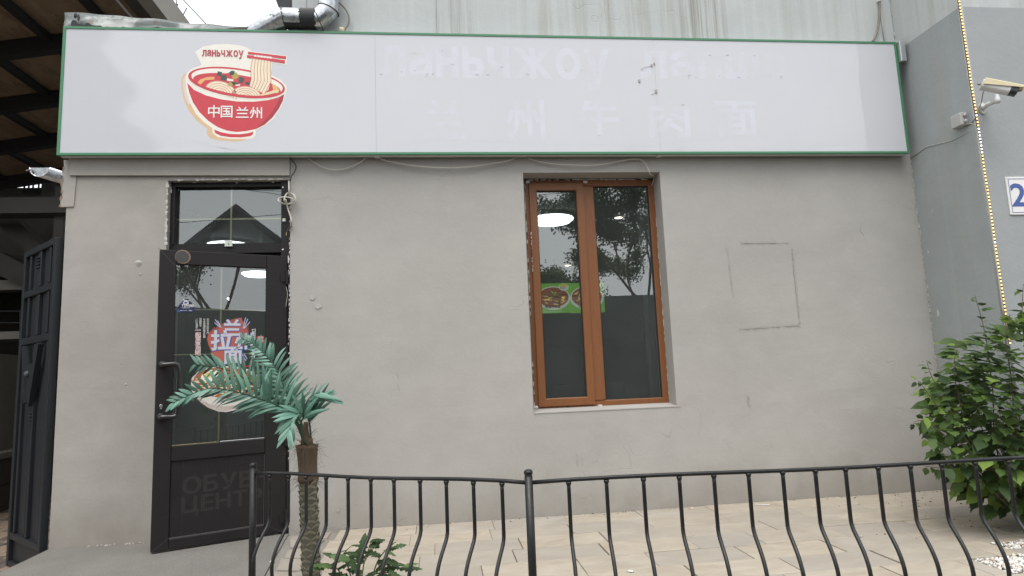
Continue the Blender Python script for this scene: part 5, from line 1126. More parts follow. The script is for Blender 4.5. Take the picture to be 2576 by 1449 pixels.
# fibre sheath
s0 = pp(776, 1212).z; s1 = pp(776, 1122).z
mb = MB('palm_fibre'); prof = [(.036, s0-.004), (.048, s0+.004), (.051, s0+.018), (.044, s0+.04), (.045, s0+.10), (.047, s1-.05), (.051, s1-.01), (.054, s1+.006), (.047, s1+.002), (.03, s1-.02)]
vs = []; sg = 26
for r_, z in prof:
    for j in range(sg):
        a = 2*math.pi*j/sg; k_ = 1+.07*noise.noise((math.cos(a)*2, math.sin(a)*2, z*9)); vs.append((axis(z).x+r_*k_*math.cos(a), PYY+r_*k_*math.sin(a), z+.010*noise.noise((math.cos(a)*3, math.sin(a)*3, 4))*(z > s1-.03)))
mb.add(vs, [(i*sg+j, i*sg+(j+1) % sg, (i+1)*sg+(j+1) % sg, (i+1)*sg+j) for i in range(len(prof)-1) for j in range(sg)]); sheath = mb.build('fibre_sheath', palm, True)
mb = MB('palm_fibre'); h_top = pp(770, 1062)
mb.tube([axis(s1-.02), axis(s1+.03), Vector((pp(768, 1100).x, PYY, pp(768, 1100).z)), Vector((pp(768, 1075).x, PYY, pp(768, 1075).z)), Vector((h_top.x, PYY, h_top.z))], [.032, .028, .020, .015, .010], 12); mb.build('heart', palm, True)
mb = MB('fibre_hair'); rh = random.Random(9)
for i in range(190):
    a = rh.uniform(0, 6.28); z = rh.choice((s1+rh.uniform(-.02, .02), rh.uniform(s0, s1), s0+rh.uniform(-.01, .02))); r_ = .046; p = axis(z)+Vector((r_*math.cos(a), r_*math.sin(a), 0)); L = rh.uniform(.02, .075)
    d = Vector((math.cos(a), math.sin(a), rh.uniform(-1.6, .7))).normalized(); p1 = p+d*L*.5+Vector((0, 0, -.004)); p2 = p+d*L+Vector((rh.uniform(-.01, .01), rh.uniform(-.01, .01), -.3*L)); mb.tube([p, p1, p2], [.0005, .0004, .0003], 3, caps=False)
for i in range(60):
    z = rh.uniform(s1, h_top.z); a = rh.uniform(0, 6.28); p = axis(z)+Vector((.02*math.cos(a), .02*math.sin(a), 0)); d = Vector((math.cos(a), math.sin(a), 1.2)).normalized(); mb.tube([p, p+d*.03, p+d*.05+Vector((0, 0, -.01))], [.0008, .0006, .0004], 3, caps=False)
mb.build('loose_fibres', palm, kind='stuff')
# fronds: a rachis with separate leaflets
LEAF = {}
def leaflet(mat, L, w_, droop, rnd):
    """strap leaflet along +x, curved downwards by droop, shallow keel"""
    n = 7; vs = []
    for i in range(n+1):
        t = i/n; x = L*t; a = droop*t; X = L*(math.sin(a)/droop if abs(droop) > 1e-4 else t); Z = -L*((1-math.cos(a))/droop if abs(droop) > 1e-4 else 0)
        hw = w_/2*min(1, (.35+3.2*t))*(1-t**3.0)**.85 if t < 1 else 0
        vs += [(X, -hw, Z-.12*hw), (X, 0, Z+.32*hw), (X, hw, Z-.12*hw)]
    fs = []
    for i in range(n):
        for s_ in (0, 1): fs.append((3*i+s_, 3*i+s_+1, 3*i+s_+4, 3*i+s_+3))
    return MB(mat).add(vs, fs)
for mat in ('palm_leaf', 'palm_leaf_pale', 'palm_dark'):
    for di, dp in enumerate((.35, .9, 1.5)): LEAF[(mat, di)] = leaflet(mat, 1.0, .135, dp, rs)
LME = {}
def frond(pts, mats, nl, up_side, dn_side, l0, l1, droop, toward=(-.15, .15), skip=.10, tip_len=.55, r0=.006, seed=1, width=1.0):
    """pts: rachis; up_side / dn_side: angle of the leaflets to the rachis, in degrees; lengths in metres"""
    rnd = random.Random(seed); P = smooth_path(pts, 8); n = len(P)
    fr = MB('palm_dark').tube(P, [r0*(1-.75*i/(n-1)) for i in range(n)], 6).build('frond', palm, True)
    cum = [0]
    for a, b in zip(P, P[1:]): cum.append(cum[-1]+(b-a).length)
    tot = cum[-1]; face = Vector((0, -1, 0))
    for side, ang, on in ((1, up_side, up_side is not None), (-1, dn_side, dn_side is not None)):
        if not on: continue
        for i in range(nl):
            t = skip+(1-skip)*(i+.5*(side > 0)+rnd.uniform(-.12, .12))/nl; t = min(t, .995); s_ = t*tot
            k = max(j for j in range(n) if cum[j] <= s_+1e-9); k = min(k, n-2); p = P[k].lerp(P[k+1], (s_-cum[k])/max(1e-6, cum[k+1]-cum[k])); tg = (P[k+1]-P[k]).normalized()
            sd = (face.cross(tg)).normalized()*side; 
            an = R(ang*(1-.35*t)+rnd.uniform(-4, 4)); d = tg*math.cos(an)+sd*math.sin(an)+face*rnd.uniform(*toward); d.normalize()
            bell = math.sin(math.pi*min(1, .18+.78*t))**.7; L = 1.18*(l0+(l1-l0)*t)*max(tip_len, bell)*rnd.uniform(.9, 1.08)
            zt2 = face*rnd.uniform(.55, 1.0)+Vector((rnd.uniform(-.35, .35), 0, rnd.uniform(.25, .7))); yv = zt2.cross(d).normalized(); zv = d.cross(yv).normalized()
            mat = rnd.choice(mats); di = droop if isinstance(droop, int) else rnd.choice(droop); key = (mat, di)
            if key not in LME: o = LEAF[key].build('leaflet', fr, True); LME[key] = o.data
            else: o = link('leaflet', LME[key], fr)
            o.matrix_parent_inverse = chain(fr).inverted(); wd = .0185*width*rnd.uniform(.85, 1.15)/.135
            o.matrix_basis = rotM(p, d, yv, zv) @ Matrix.Diagonal((L, wd, L, 1))
    return fr
cq = crop(640, 1300, 2.4145)
def fp(lst, y0=0, y1=0): return [pp(*cq(x, y), y0+(y1-y0)*i/(len(lst)-1)) for i, (x, y) in enumerate(lst)]
top_ = (1400, 1060)
frond(fp([(1395, 1150), (1340, 1000), (1240, 800), (1010, 650), (840, 530), (700, 450), (560, 410), (430, 390), (330, 378)], 0, .06), ['palm_leaf', 'palm_leaf', 'palm_dark'], 17, 64, 56, .165, .12, (0, 0, 1), (-.15, .2), .36, .6, .0062, 1)
frond(fp([(1410, 1150), (1370, 960), (1290, 800), (1205, 610), (1135, 440), (1040, 310), (930, 205), (840, 150), (770, 135)], .02, .12), ['palm_leaf', 'palm_leaf', 'palm_leaf_pale'], 22, 55, 66, .14, .08, (0, 1, 1), (-.1, .35), .28, .5, .006, 2)
frond(fp([(1400, 1150), (1340, 960), (1230, 830), (1080, 750), (900, 690), (720, 640), (540, 612), (400, 630), (260, 690), (110, 765)], -.03, -.20), ['palm_leaf', 'palm_leaf_pale', 'palm_leaf_pale', 'palm_leaf'], 24, 36, 80, .165, .085, (0, 1), (.0, .4), .22, .55, .006, 3)
frond(fp([(1400, 1150), (1330, 980), (1220, 800), (1130, 650), (1060, 520), (1010, 430)], .05, .22), ['palm_dark', 'palm_leaf', 'palm_dark'], 17, 60, 70, .14, .09, (1, 2), (-.2, .2), .25, .6, .005, 4)
frond(fp([(1400, 1150), (1340, 1000), (1230, 860), (1100, 800), (980, 770), (880, 790)], .02, .10), ['palm_dark', 'palm_leaf'], 14, None, 74, .135, .10, (1, 2), (-.1, .2), .3, .6, .005, 5)
frond(fp([(1455, 1140), (1450, 1000), (1430, 900), (1400, 850), (1400, 790), (1430, 720), (1480, 675), (1545, 650)], 0, -.10), ['palm_leaf_pale', 'palm_leaf_pale', 'palm_leaf'], 24, None, 50, .175, .15, (0, 1), (.0, .25), .34, .8, .0055, 6, 1.15)
frond(fp([(1385, 1130), (1365, 1040), (1360, 950), (1390, 870), (1340, 850), (1290, 890), (1255, 960), (1235, 1040)], 0, -.16), ['palm_leaf_pale', 'palm_leaf_pale', 'palm_leaf'], 14, 30, 34, .13, .10, (0, 1), (.0, .3), .42, .8, .0055, 7, 1.2)
# ================================================================== WEED
WYY = -1.95
rw = random.Random(31)
weed = thing('weed_plant', 'leafy green weed with jagged leaves growing behind the fence bars', 'plant', (PY(905, 1449, WYY).x, WYY, -.01))
wm = {}
def jag_leaf(mat, seed, jag=.5):
    r2 = random.Random(seed); n = 9; L = []; Rr = []
    for i in range(n+1):
        t = i/n; w0 = .30*math.sin(math.pi*min(1, t*.92+.06))**.8*(1-.25*t); w_ = w0*((1.0 if i % 2 else 1-jag)*r2.uniform(.85, 1.15)); bend = -.28*t*t
        L.append((t-(.06 if i % 2 else 0), w_, bend-.10*w_)); Rr.append((t-(.06 if i % 2 else 0), -w_*r2.uniform(.85, 1.1), bend-.10*w_))
    mid = [(i/n, 0, -.28*(i/n)**2+.02) for i in range(n+1)]
    vs = mid+L+Rr; fs = []
    for i in range(n): fs += [(i, i+1, n+1+i+1, n+1+i), (i+1, i, 2*(n+1)+i, 2*(n+1)+i+1)]
    return MB(mat).add(vs, fs)
for i, (mat, jg) in enumerate((('weed_leaf', .5), ('weed_leaf', .3), ('weed_light', .35), ('leaf_dark', .45))): wm[i] = [jag_leaf(mat, i, jg), None]
def wleaf(p, d, L, roll=0.0, k=None):
    k = rw.randrange(4) if k is None else k; d = Vector(d).normalized(); up = Vector((0, -.45, 1)); y = up.cross(d)
    if y.length < .1: y = Vector((1, 0, 0))
    y.normalize(); z = d.cross(y)
    if wm[k][1] is None: o = wm[k][0].build('leaf', weed); wm[k][1] = o.data
    else: o = link('leaf', wm[k][1], weed)
    o.matrix_parent_inverse = chain(weed).inverted(); o.matrix_basis = rotM(p, d, y, z) @ Matrix.Rotation(roll, 4, 'X') @ Matrix.Diagonal((L, L, L, 1))
def wp(px, py, dy=0): return PY(px, py, WYY+dy)
stems = [([(905, 1500), (912, 1440), (925, 1390), (935, 1358)], 9), ([(895, 1500), (880, 1440), (862, 1400), (885, 1372)], 7), ([(915, 1500), (940, 1440), (965, 1390), (990, 1378)], 7), ([(890, 1500), (860, 1450), (835, 1425), (818, 1425)], 7), ([(915, 1500), (945, 1460), (985, 1420), (1015, 1425)], 6), ([(900, 1500), (915, 1470), (960, 1440), (1000, 1450)], 6), ([(890, 1500), (850, 1480), (820, 1460)], 6)]
for si, (pts, nlv) in enumerate(stems):
    dy = rw.uniform(-.06, .06); P = [wp(px, py, dy*(i/len(pts))) for i, (px, py) in enumerate(pts)]; P[0] = Vector((weed.location.x+rw.uniform(-.01, .01), WYY+rw.uniform(-.01, .01), -.012)); P = smooth_path(P, 6)
    MB('twig_green').tube(P, [.0042*(1-.6*i/(len(P)-1)) for i in range(len(P))], 6).build('stem', weed, True)
    for i in range(nlv):
        t = .18+.82*i/(nlv-1); p = P[int(t*(len(P)-1))]; a = rw.uniform(0, 6.28) if t < .97 else 0; L = rw.uniform(.075, .12)*(1.05-.45*t)
        d = Vector((math.cos(a), .6*math.sin(a), rw.uniform(-.1, .75))); wleaf(p, d, L, rw.uniform(-.5, .5), 2 if t > .9 and rw.random() < .5 else None)
for px, py, dx, dz, L in ((905, 1420, .1, 1, .10), (912, 1392, .05, 1, .085), (880, 1408, -.9, .5, .09), (838, 1425, -1, .35, .10), (1005, 1432, .9, .15, .10), (980, 1436, .7, -.3, .08), (870, 1446, -.6, -.25, .10), (900, 1440, -.3, .6, .09), (945, 1438, .5, .6, .08), (850, 1404, -.8, .7, .07), (965, 1385, 1, -.2, .06), (955, 1376, -.8, .25, .05)):
    wleaf(wp(px, py, rw.uniform(-.05, .03)), (dx, rw.uniform(-.5, .1), dz), L, rw.uniform(-.4, .4))
# ================================================================== SHRUB
SHY = -1.28
sb = PY(2545, 1300, SHY); shrub = thing('leafy_shrub', 'bushy green shrub with broad pointed leaves before the pilaster', 'shrub', (PY(2592, 1250, SHY).x, SHY, 0))
def ovate(mat, lobes, seed):
    r2 = random.Random(seed); n = 8; L = []; Rr = []; mid = []
    for i in range(n+1):
        t = i/n; w_ = .40*(math.sin(math.pi*min(1, (t*.90+.10)))**.62)*(1-t**2.6)
        if lobes and i in (3, 6): w_ *= .62
        bend = -.22*t*t; mid.append((t, 0, bend)); L.append((t-.05*(t < .15), w_, bend+.16*w_-.3*w_*w_)); Rr.append((t-.05*(t < .15), -w_*(.9 if lobes else 1), bend+.16*w_-.3*w_*w_))
    vs = mid+L+Rr; fs = []
    for i in range(n): fs += [(i, i+1, n+1+i+1, n+1+i), (i+1, i, 2*(n+1)+i, 2*(n+1)+i+1)]
    return MB(mat).add(vs, fs)
SL = [[ovate(m_, lb, i), None] for i, (m_, lb) in enumerate((('leaf_mid', 0), ('leaf_mid', 1), ('leaf_dark', 0), ('leaf_dark', 1), ('leaf_light', 0), ('leaf_mid', 0), ('leaf_light', 1)))]
rsb = random.Random(77); leaves = []
stuffmb = MB('leaf_mid', 'leaf_dark', 'leaf_light')
def add_leaf(p, d, L, lightp=.25, roll=None):
    d = Vector(d).normalized(); up = Vector((0, -.55, 1)).normalized(); y = up.cross(d)
    if y.length < .1: y = Vector((1, 0, 0))
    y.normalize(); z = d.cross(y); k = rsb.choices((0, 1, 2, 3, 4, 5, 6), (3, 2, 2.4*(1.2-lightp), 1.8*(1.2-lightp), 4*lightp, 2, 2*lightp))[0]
    leaves.append((k, rotM(p, d, y, z) @ Matrix.Rotation(rsb.uniform(-.6, .6) if roll is None else roll, 4, 'X') @ Matrix.Diagonal((L, L*rsb.uniform(.8, 1.05), L, 1)), proj(p)[2]-.35*L))
cS = crop(3600, 1100, 2.415)
basep = Vector(shrub.location)
def stem(tips, nl, Lr, seed, leafy=.30, r0=.006, droop=0):
    P = smooth_path(tips, 8); n = len(P)
    MB('twig').tube(P, [r0*(1-.75*i/(n-1)) for i in range(n)], 6).build('branch', shrub, True)
    for i in range(nl):
        t = leafy+(1-leafy)*i/(nl-1); j = min(n-2, int(t*(n-1))); p = P[j]; tg = (P[j+1]-P[j]).normalized(); a = rsb.uniform(0, 6.28)
        sd = tg.orthogonal().normalized(); sd = Matrix.Rotation(a, 3, tg) @ sd; sd.y = sd.y*.8-.12; d = sd+tg*.35+Vector((0, 0, -.10-.3*rsb.random())); L = rsb.uniform(*Lr)*(1.0-.40*max(0, t-.6)/.4)
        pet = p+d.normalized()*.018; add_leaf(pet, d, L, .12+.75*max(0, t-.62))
def sp_(px, py, y): return PY(px, py, y)
# tall shoots that stand clear of the bush
stem([basep+Vector((.02, 0, 0)), sp_(2512, 1150, -1.22), sp_(2497, 980, -1.20), sp_(2478, 840, -1.18), sp_(2452, 742, -1.16)], 22, (.075, .125), 1, .42)
stem([basep, sp_(2450, 1120, -1.25), sp_(2408, 980, -1.22), sp_(2400, 915, -1.2), sp_(2412, 860, -1.2)], 20, (.055, .09), 2, .40, .005)
stem([basep, sp_(2440, 1120, -1.28), sp_(2380, 1010, -1.25), sp_(2345, 950, -1.22), sp_(2330, 905, -1.2)], 18, (.05, .08), 3, .45, .005)
stem([basep, sp_(2430, 1130, -1.30), sp_(2370, 1040, -1.30), sp_(2320, 970, -1.28), sp_(2310, 958, -1.28)], 16, (.05, .08), 4, .45, .004)
stem([basep, sp_(2450, 1170, -1.32), sp_(2380, 1100, -1.32), sp_(2330, 1060, -1.30), sp_(2296, 1062, -1.3)], 18, (.06, .10), 5, .45, .005)
stem([basep, sp_(2450, 1190, -1.34), sp_(2390, 1130, -1.36), sp_(2330, 1100, -1.36)], 16, (.07, .11), 6, .4, .005)
stem([basep+Vector((.06, 0, 0)), sp_(2590, 1150, -1.2), sp_(2585, 960, -1.16), sp_(2572, 800, -1.12), sp_(2574, 715, -1.1)], 22, (.075, .12), 7, .35)
stem([basep+Vector((.05, 0, 0)), sp_(2560, 1120, -1.3), sp_(2545, 960, -1.3), sp_(2530, 850, -1.3), sp_(2540, 790, -1.3)], 22, (.07, .11), 8, .4)
for i in range(20):
    a = rsb.uniform(0, 6.28); rr_ = rsb.uniform(.25, .75); hgt = rsb.uniform(.55, 1.25)*(1-.35*rr_/.75); e = basep+Vector((rr_*math.cos(a)*.95, rr_*math.sin(a)*.55, hgt)); m_ = basep.lerp(e, .5)+Vector((0, 0, .12))
    stem([basep+Vector((rsb.uniform(-.05, .1), rsb.uniform(-.05, .05), 0)), m_, e], 17, (.06, .105), 20+i, .3, .005)
# body of the bush
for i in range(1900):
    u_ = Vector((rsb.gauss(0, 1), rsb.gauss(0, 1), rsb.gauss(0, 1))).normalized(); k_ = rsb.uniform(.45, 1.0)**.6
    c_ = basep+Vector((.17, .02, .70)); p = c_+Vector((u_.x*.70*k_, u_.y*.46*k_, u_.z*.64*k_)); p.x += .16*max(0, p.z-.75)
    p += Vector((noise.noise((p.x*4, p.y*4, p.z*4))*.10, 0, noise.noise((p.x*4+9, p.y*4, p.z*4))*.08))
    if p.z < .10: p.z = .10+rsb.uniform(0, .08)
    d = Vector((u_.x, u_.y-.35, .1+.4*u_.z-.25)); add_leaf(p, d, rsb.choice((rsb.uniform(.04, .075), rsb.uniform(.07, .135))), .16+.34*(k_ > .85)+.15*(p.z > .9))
for px, py, L in ((2395, 1085, .095), (2345, 1105, .09), (2385, 1180, .09), (2455, 1205, .11), (2540, 1215, .10), (2330, 1052, .08)):
    add_leaf(sp_(px, py, -1.40), (rsb.uniform(-.8, .2), -.5, rsb.uniform(-.7, .1)), L, .6)
leaves.sort(key=lambda e: e[2])
inview = [e for e in leaves if proj(e[1].translation)[0] < 2640]
n_obj = 0; picked = set()
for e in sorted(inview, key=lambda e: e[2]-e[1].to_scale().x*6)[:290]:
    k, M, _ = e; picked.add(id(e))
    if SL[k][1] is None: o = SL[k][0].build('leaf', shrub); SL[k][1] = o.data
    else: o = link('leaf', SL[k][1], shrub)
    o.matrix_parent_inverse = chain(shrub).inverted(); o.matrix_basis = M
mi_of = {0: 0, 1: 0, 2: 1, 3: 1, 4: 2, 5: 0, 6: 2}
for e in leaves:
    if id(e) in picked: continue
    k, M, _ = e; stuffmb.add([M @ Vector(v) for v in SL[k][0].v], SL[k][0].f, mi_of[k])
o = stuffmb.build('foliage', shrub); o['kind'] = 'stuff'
for mb_, me in SL:
    if me: me.polygons.foreach_set('use_smooth', [True]*len(me.polygons))
# dry leaf litter and small stones lying on the tiles
rl = random.Random(6)
for px, py, s_, m_, lab in ((2767*.6289, 2034*.6289, .022, 'pebble_tan', 'small tan stone against the foot of the grey wall'), (2522*.6289, 2285*.6289, .018, 'pebble_white', 'single white pebble lying alone on the tiles'), (1088*.6289, 2246*.6289, .02, 'pebble_white', 'white scrap lying on the flagstones beside the slab'), (3445*.6289, 2145*.6289, .014, 'pebble_grey', 'small grey stone on a tile joint before the shrub')):
    q = PZ(px, py, .004); M = Matrix.Translation(q+Vector((0, 0, .001))) @ Matrix.Rotation(rl.uniform(0, 3), 4, 'Z') @ Matrix.Diagonal((s_*1.3, s_*.7, s_*.35, 1)); o = MB(m_).add([M @ Vector(v) for v in ico], icof).build('stone', None, True); tag(o, lab, 'stone')
q0, q1 = PZ(3022*.6289, 2019*.6289, .004), PZ(3078*.6289, 2021*.6289, .004); o = MB('white_plastic').tube([q0+Vector((0, 0, .003)), q1+Vector((0, 0, .003))], .004, 6).build('plastic_stick'); tag(o, 'thin white stick lying on tiles at the foot of the wall', 'litter')
gm = MB('pebble_tan', 'pebble_grey', 'soil'); rg = random.Random(41)
for i in range(420):
    if i < 230: p = Vector((rg.uniform(-.7, 4.1), -abs(rg.gauss(0, .05))-.006, .001))
    else: p = Vector((rg.gauss(3.55, .35), rg.uniform(-1.5, -.15), .001))
    if p.x > 4.1: continue
    s_ = rg.uniform(.0015, .0055); M = Matrix.Translation(p) @ Matrix.Rotation(rg.uniform(0, 6), 4, 'Z') @ Matrix.Diagonal((s_*1.5, s_, s_*.7, 1)); gm.add([M @ Vector(v) for v in ico], icof, rg.randrange(3))
o = gm.build('grit', None, True); tag(o, 'scattered grit and dry crumbs along the foot of the grey wall', 'grit'); o['kind'] = 'stuff'
# ================================================================== GATE at the passage
GR = Vector((-2.815, .04, 0)); gdir = Vector((-.70, .714, 0)).normalized(); gn = Vector((-.714, -.70, 0)).normalized(); GLN = .80
gate = thing('metal_gate', 'dark blue panelled metal gate standing open beside the shop corner', 'gate', (GR.x, GR.y, -.25))
GM = rotM(GR, gdir, Vector((0, 0, 1)), gn)       # x along the leaf from the hinge, y up, z towards the viewer
def gb(name, x0, x1, z0, z1, d0, d1, mat='gate_navy', r=.004): return MB(mat).bevbox((x0, z0, d0), (x1, z1, d1), r, 0, GM).build(name, gate)
GB, GT = -.225, 2.245
gb('panel', .02, GLN-.02, GB+.05, GT-.03, -.008, .0, 'gate_navy', .001)
gb('stile', 0, .055, GB, GT, -.02, .03); gb('stile', GLN-.05, GLN, GB, GT, -.02, .03)
for z, h in ((GT-.05, .05), (1.855, .055), (1.475, .055), (-.02, .05), (GB, .045)):
    o = gb('rail', .0555, GLN-.0505, z, z+h, -.02, .028)
for x, w_ in ((.13, .045), (.62, .04)):
    for z0, z1 in ((1.535, 1.85), (1.915, GT-.055)): gb('bar', x, x+w_, z0, z1, .0005, .022)
gb('bar', .66, .70, .035, 1.47, .0005, .022); gb('bar', .09, .12, .035, 1.47, .0005, .022)
for z0, z1 in ((.035, 1.47), (1.535, 1.85), (1.915, GT-.055)):
    for x in (.385, .405, .425): gb('moulding', x, x+.012, z0, z1, .0005, .018, r=.003)
    gb('bar', .345, .372, z0, z1, .0005, .026)
for zc in (2.06, .86):
    for i in range(4): gb('band', .365, .455, zc+i*.026, zc+i*.026+.013, .0185, .034, r=.003)
# V-shaped ornament with a domed boss
def gp(x, z, d): return GM @ Vector((x, z, d))
for a, b in (((.60, 1.46), (.47, 1.02)), ((.20, 1.46), (.37, 1.0))):
    q = Vector((b[0]-a[0], b[1]-a[1])); n2 = Vector((-q.y, q.x)).normalized()*.016
    MB('gate_navy').prism([gp(a[0]-n2.x, a[1]-n2.y, .019), gp(a[0]+n2.x, a[1]+n2.y, .019), gp(b[0]+n2.x, b[1]+n2.y, .019), gp(b[0]-n2.x, b[1]-n2.y, .019)], gn*.035).build('ornament_bar', gate)
MB('gate_navy').prism([gp(.30, 1.32, .019), gp(.54, 1.32, .019), gp(.44, 1.02, .019), gp(.40, 1.02, .019)], gn*.022).build('ornament_plate', gate)
MB('gate_wear').lathe([(.026, 0), (.026, .004), (.022, .014), (.012, .022), (.002, .025)], 16, GM @ Matrix.Translation((.46, 1.24, .0415))).build('boss', gate, True)
mb = MB('gate_wear')
for i in range(26):
    x = rl.uniform(.06, .74); z = rl.choice((GT-.03, GT-.012, 1.88, 1.5, .02, -.005))+rl.uniform(-.008, .008); w_ = rl.uniform(.006, .03); mb.poly([gp(x, z, .0292), gp(x+w_, z+.002, .0292), gp(x+w_*.8, z+.010, .0292), gp(x+w_*.2, z+.012, .0292)])
mb.build('worn_paint', gate, kind='stuff')
# ================================================================== COVERED PASSAGE (dark structure at the left)
def zc(x): return 4.62+.165*(x+4.3)
pg = thing('passage_roof', 'dark board roof on black beams over the passage', 'roof', (-6, 4, 4.2))
XR = PZ(335, 24, 4.85).x
YN, YF = .62, 6.6
beamsx = sorted(PPL(px, py, (-4.3, 0, 4.62), Vector((-.165, 0, 1))).x for px, py in ((20, 0), (0, 143), (0, 270)))
bx_ = [-12.0, -10.6, -9.2]+beamsx+[]
jx = sorted(set([round(beamsx[-1]+i*(beamsx[-1]-beamsx[-2]), 3) for i in range(-6, 5)])); jx = [x for x in jx if x < XR-.05]
jy = [PPL(0, y, (-4.3, 0, 4.62), Vector((-.165, 0, 1))).y for y in (109, 250, 357)]; jy = [jy[0]-(jy[1]-jy[0]), *jy, 4.95]
edges_x = [-13]+jx+[XR]
for i in range(len(edges_x)-1):      # boards between the joists
    for j in range(len(jy)-1):
        a, b = edges_x[i]+.004, edges_x[i+1]-.004; c_, d = max(YN, jy[j])+.003, jy[j+1]-.003
        if d <= c_: continue
        MB('osb').add([(a, c_, zc(a)), (b, c_, zc(b)), (b, d, zc(b)), (a, d, zc(a)), (a, c_, zc(a)+.02), (b, c_, zc(b)+.02), (b, d, zc(b)+.02), (a, d, zc(a)+.02)], [(0, 3, 2, 1), (4, 5, 6, 7), (0, 1, 5, 4), (1, 2, 6, 5), (2, 3, 7, 6), (3, 0, 4, 7)]).build('board', pg)
MB('beam_black').add([(-13, YN, zc(-13)+.025), (XR, YN, zc(XR)+.025), (XR, jy[-1], zc(XR)+.025), (-13, jy[-1], zc(-13)+.025), (-13, YN, zc(-13)+.05), (XR, YN, zc(XR)+.05), (XR, jy[-1], zc(XR)+.05), (-13, jy[-1], zc(-13)+.05)], [(0, 3, 2, 1), (4, 5, 6, 7), (0, 1, 5, 4), (1, 2, 6, 5), (2, 3, 7, 6), (3, 0, 4, 7)]).build('roof_sheet', pg)
for x in jx: MB('beam_black').box((x-.035, YN, zc(x)-.075), (x+.035, jy[-1], zc(x)-.006)).build('joist', pg)
for y in jy:
    a, b = -13, XR; w_ = .05; MB('beam_black').add([(a, y-w_, zc(a)-.17), (b, y-w_, zc(b)-.17), (b, y+w_, zc(b)-.17), (a, y+w_, zc(a)-.17), (a, y-w_, zc(a)-.008), (b, y-w_, zc(b)-.008), (b, y+w_, zc(b)-.008), (a, y+w_, zc(a)-.008)], [(0, 3, 2, 1), (4, 5, 6, 7), (0, 1, 5, 4), (1, 2, 6, 5), (2, 3, 7, 6), (3, 0, 4, 7)]).build('purlin', pg)
# concrete edge beam of the frame building, running away from us
zb_ = 4.72; xa = PZ(345, 0, zb_).x; xb = PZ(384, 0, zb_).x
fr_b = thing('concrete_frame_building', 'bare concrete frame building over and behind the dark passage', 'building', (-6, 9, -.25))
MB('concrete').box((xa, .66, zb_), (xb, 9, zb_+.28)).build('edge_beam', fr_b)
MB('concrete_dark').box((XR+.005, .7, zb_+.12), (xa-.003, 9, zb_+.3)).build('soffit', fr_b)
MB('white_plastic').tube([(XR+.012, .66, zb_+.02), (XR+.012, 9, zb_+.02)], .012, 6).build('edge_pipe', fr_b)
BY = 9.0
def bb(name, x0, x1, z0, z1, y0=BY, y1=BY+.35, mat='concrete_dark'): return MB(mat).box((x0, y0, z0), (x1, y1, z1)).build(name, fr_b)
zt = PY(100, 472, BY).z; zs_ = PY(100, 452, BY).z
bb('parapet', -22, -2.0, 3.9, zt, BY, BY+.3); bb('slab', -22, -2.9, zs_, zs_+.4, 4.3, BY+.03);  # high slab drawn far forward, shaped to keep sky light off the beams
bb('beam', -22, -7.5, PY(20, 729, 8).z, PY(20, 704, 8).z, 8.0, 8.4, 'concrete'); bb('beam', -22, -7.25, PY(20, 853, 7).z, PY(20, 834, 7).z, 7.0, 7.5, 'concrete')
bb('slab', -22, -7.5, PY(20, 704, 8).z+.3, PY(20, 704, 8).z+.5, 8.2, 12); bb('back_wall', -22, -7.3, -.25, 3.9, 12, 12.3)
bb('column', -7.9, -7.45, -.25, 6, 8.42, 8.9); bb('column', -11.9, -11.4, -.25, 6, 8.42, 8.9); bb('column', PY(135, 560, 6.8).x, PY(158, 560, 6.8).x, 3.0, PY(120, 470, 6.8).z, 6.8, 7.3)
bb('beam', -9, PY(125, 490, 6.0).x, PY(60, 512, 6.0).z, PY(60, 470, 6.0).z, 6.6, 7.0)
# slanting stair beams
for (a, b, y) in (((-10, 560), (135, 700), 7.6), ((-10, 690), (150, 760), 7.8)):
    p, q = PY(*a, y), PY(*b, y); MB('concrete_dark').prism([p, q, q+Vector((0, 0, .35)), p+Vector((0, 0, .45))], (0, .3, 0)).build('stair_beam', fr_b)
bars = thing('light_grille', 'row of thin bars across the bright slot high in the passage', 'grille', PY(90, 472, BY-.02))
for px in (62, 73, 84, 98, 107, 118): q = PY(px, 471, BY-.05); MB('beam_black').box((q.x-.02, BY-.06, q.z-.12), (q.x+.01, BY-.04, q.z+(.30 if px in (84, 118) else .13))).build('bar', bars)
# guard rail on the lower slab
gr_ = thing('guard_rail', 'thin metal guard rail on the concrete slab inside the passage', 'railing', PY(20, 834, 7.1))
for py_ in (783, 812): MB('gate_wear').tube([PY(-60, py_, 7.15), PY(66, py_, 7.15)], .012, 6).build('rail', gr_)
for px_ in (-40, 51): MB('gate_wear').tube([PY(px_, 836, 7.15), PY(px_, 783, 7.15)], .012, 6).build('upright', gr_)
# boundary wall along the passage with a tiled plinth
bw_ = thing('boundary_wall', 'stained concrete boundary wall on a tiled plinth inside the passage', 'wall', (-5.15, 4, -.25))
wx = PZ(0, 1290, -.25).x
MB('concrete').prism([(wx-.35, 2.0, .42), (wx-.08, 2.0, .42), (wx-.28, 3.9, .42), (wx-.55, 3.9, .42)], (0, 0, PY(20, 890, 3.4).z-.42)).build('slab', bw_)
MB('concrete').prism([(wx-.35, 3.9, .42), (wx-.29, 3.91, .42), (wx-.42, 5.6, .42), (wx-.6, 5.6, .42)], (0, 0, PY(42, 958, 4).z-.42)).build('slab', bw_)
for i in range(9):
    for j in range(2):
        y0 = 1.6+i*.45; y1 = y0+.44; f0 = wx+.155-.104*(y0-1.6); f1 = wx+.155-.104*(y1-1.6); z0 = -.25+j*.30+.002; MB('concrete_dark').prism([(f0-.3, y0, z0), (f0, y0, z0), (f1, y1, z0), (f1-.3, y1, z0)], (0, 0, .292)).build('plinth_tile', bw_)
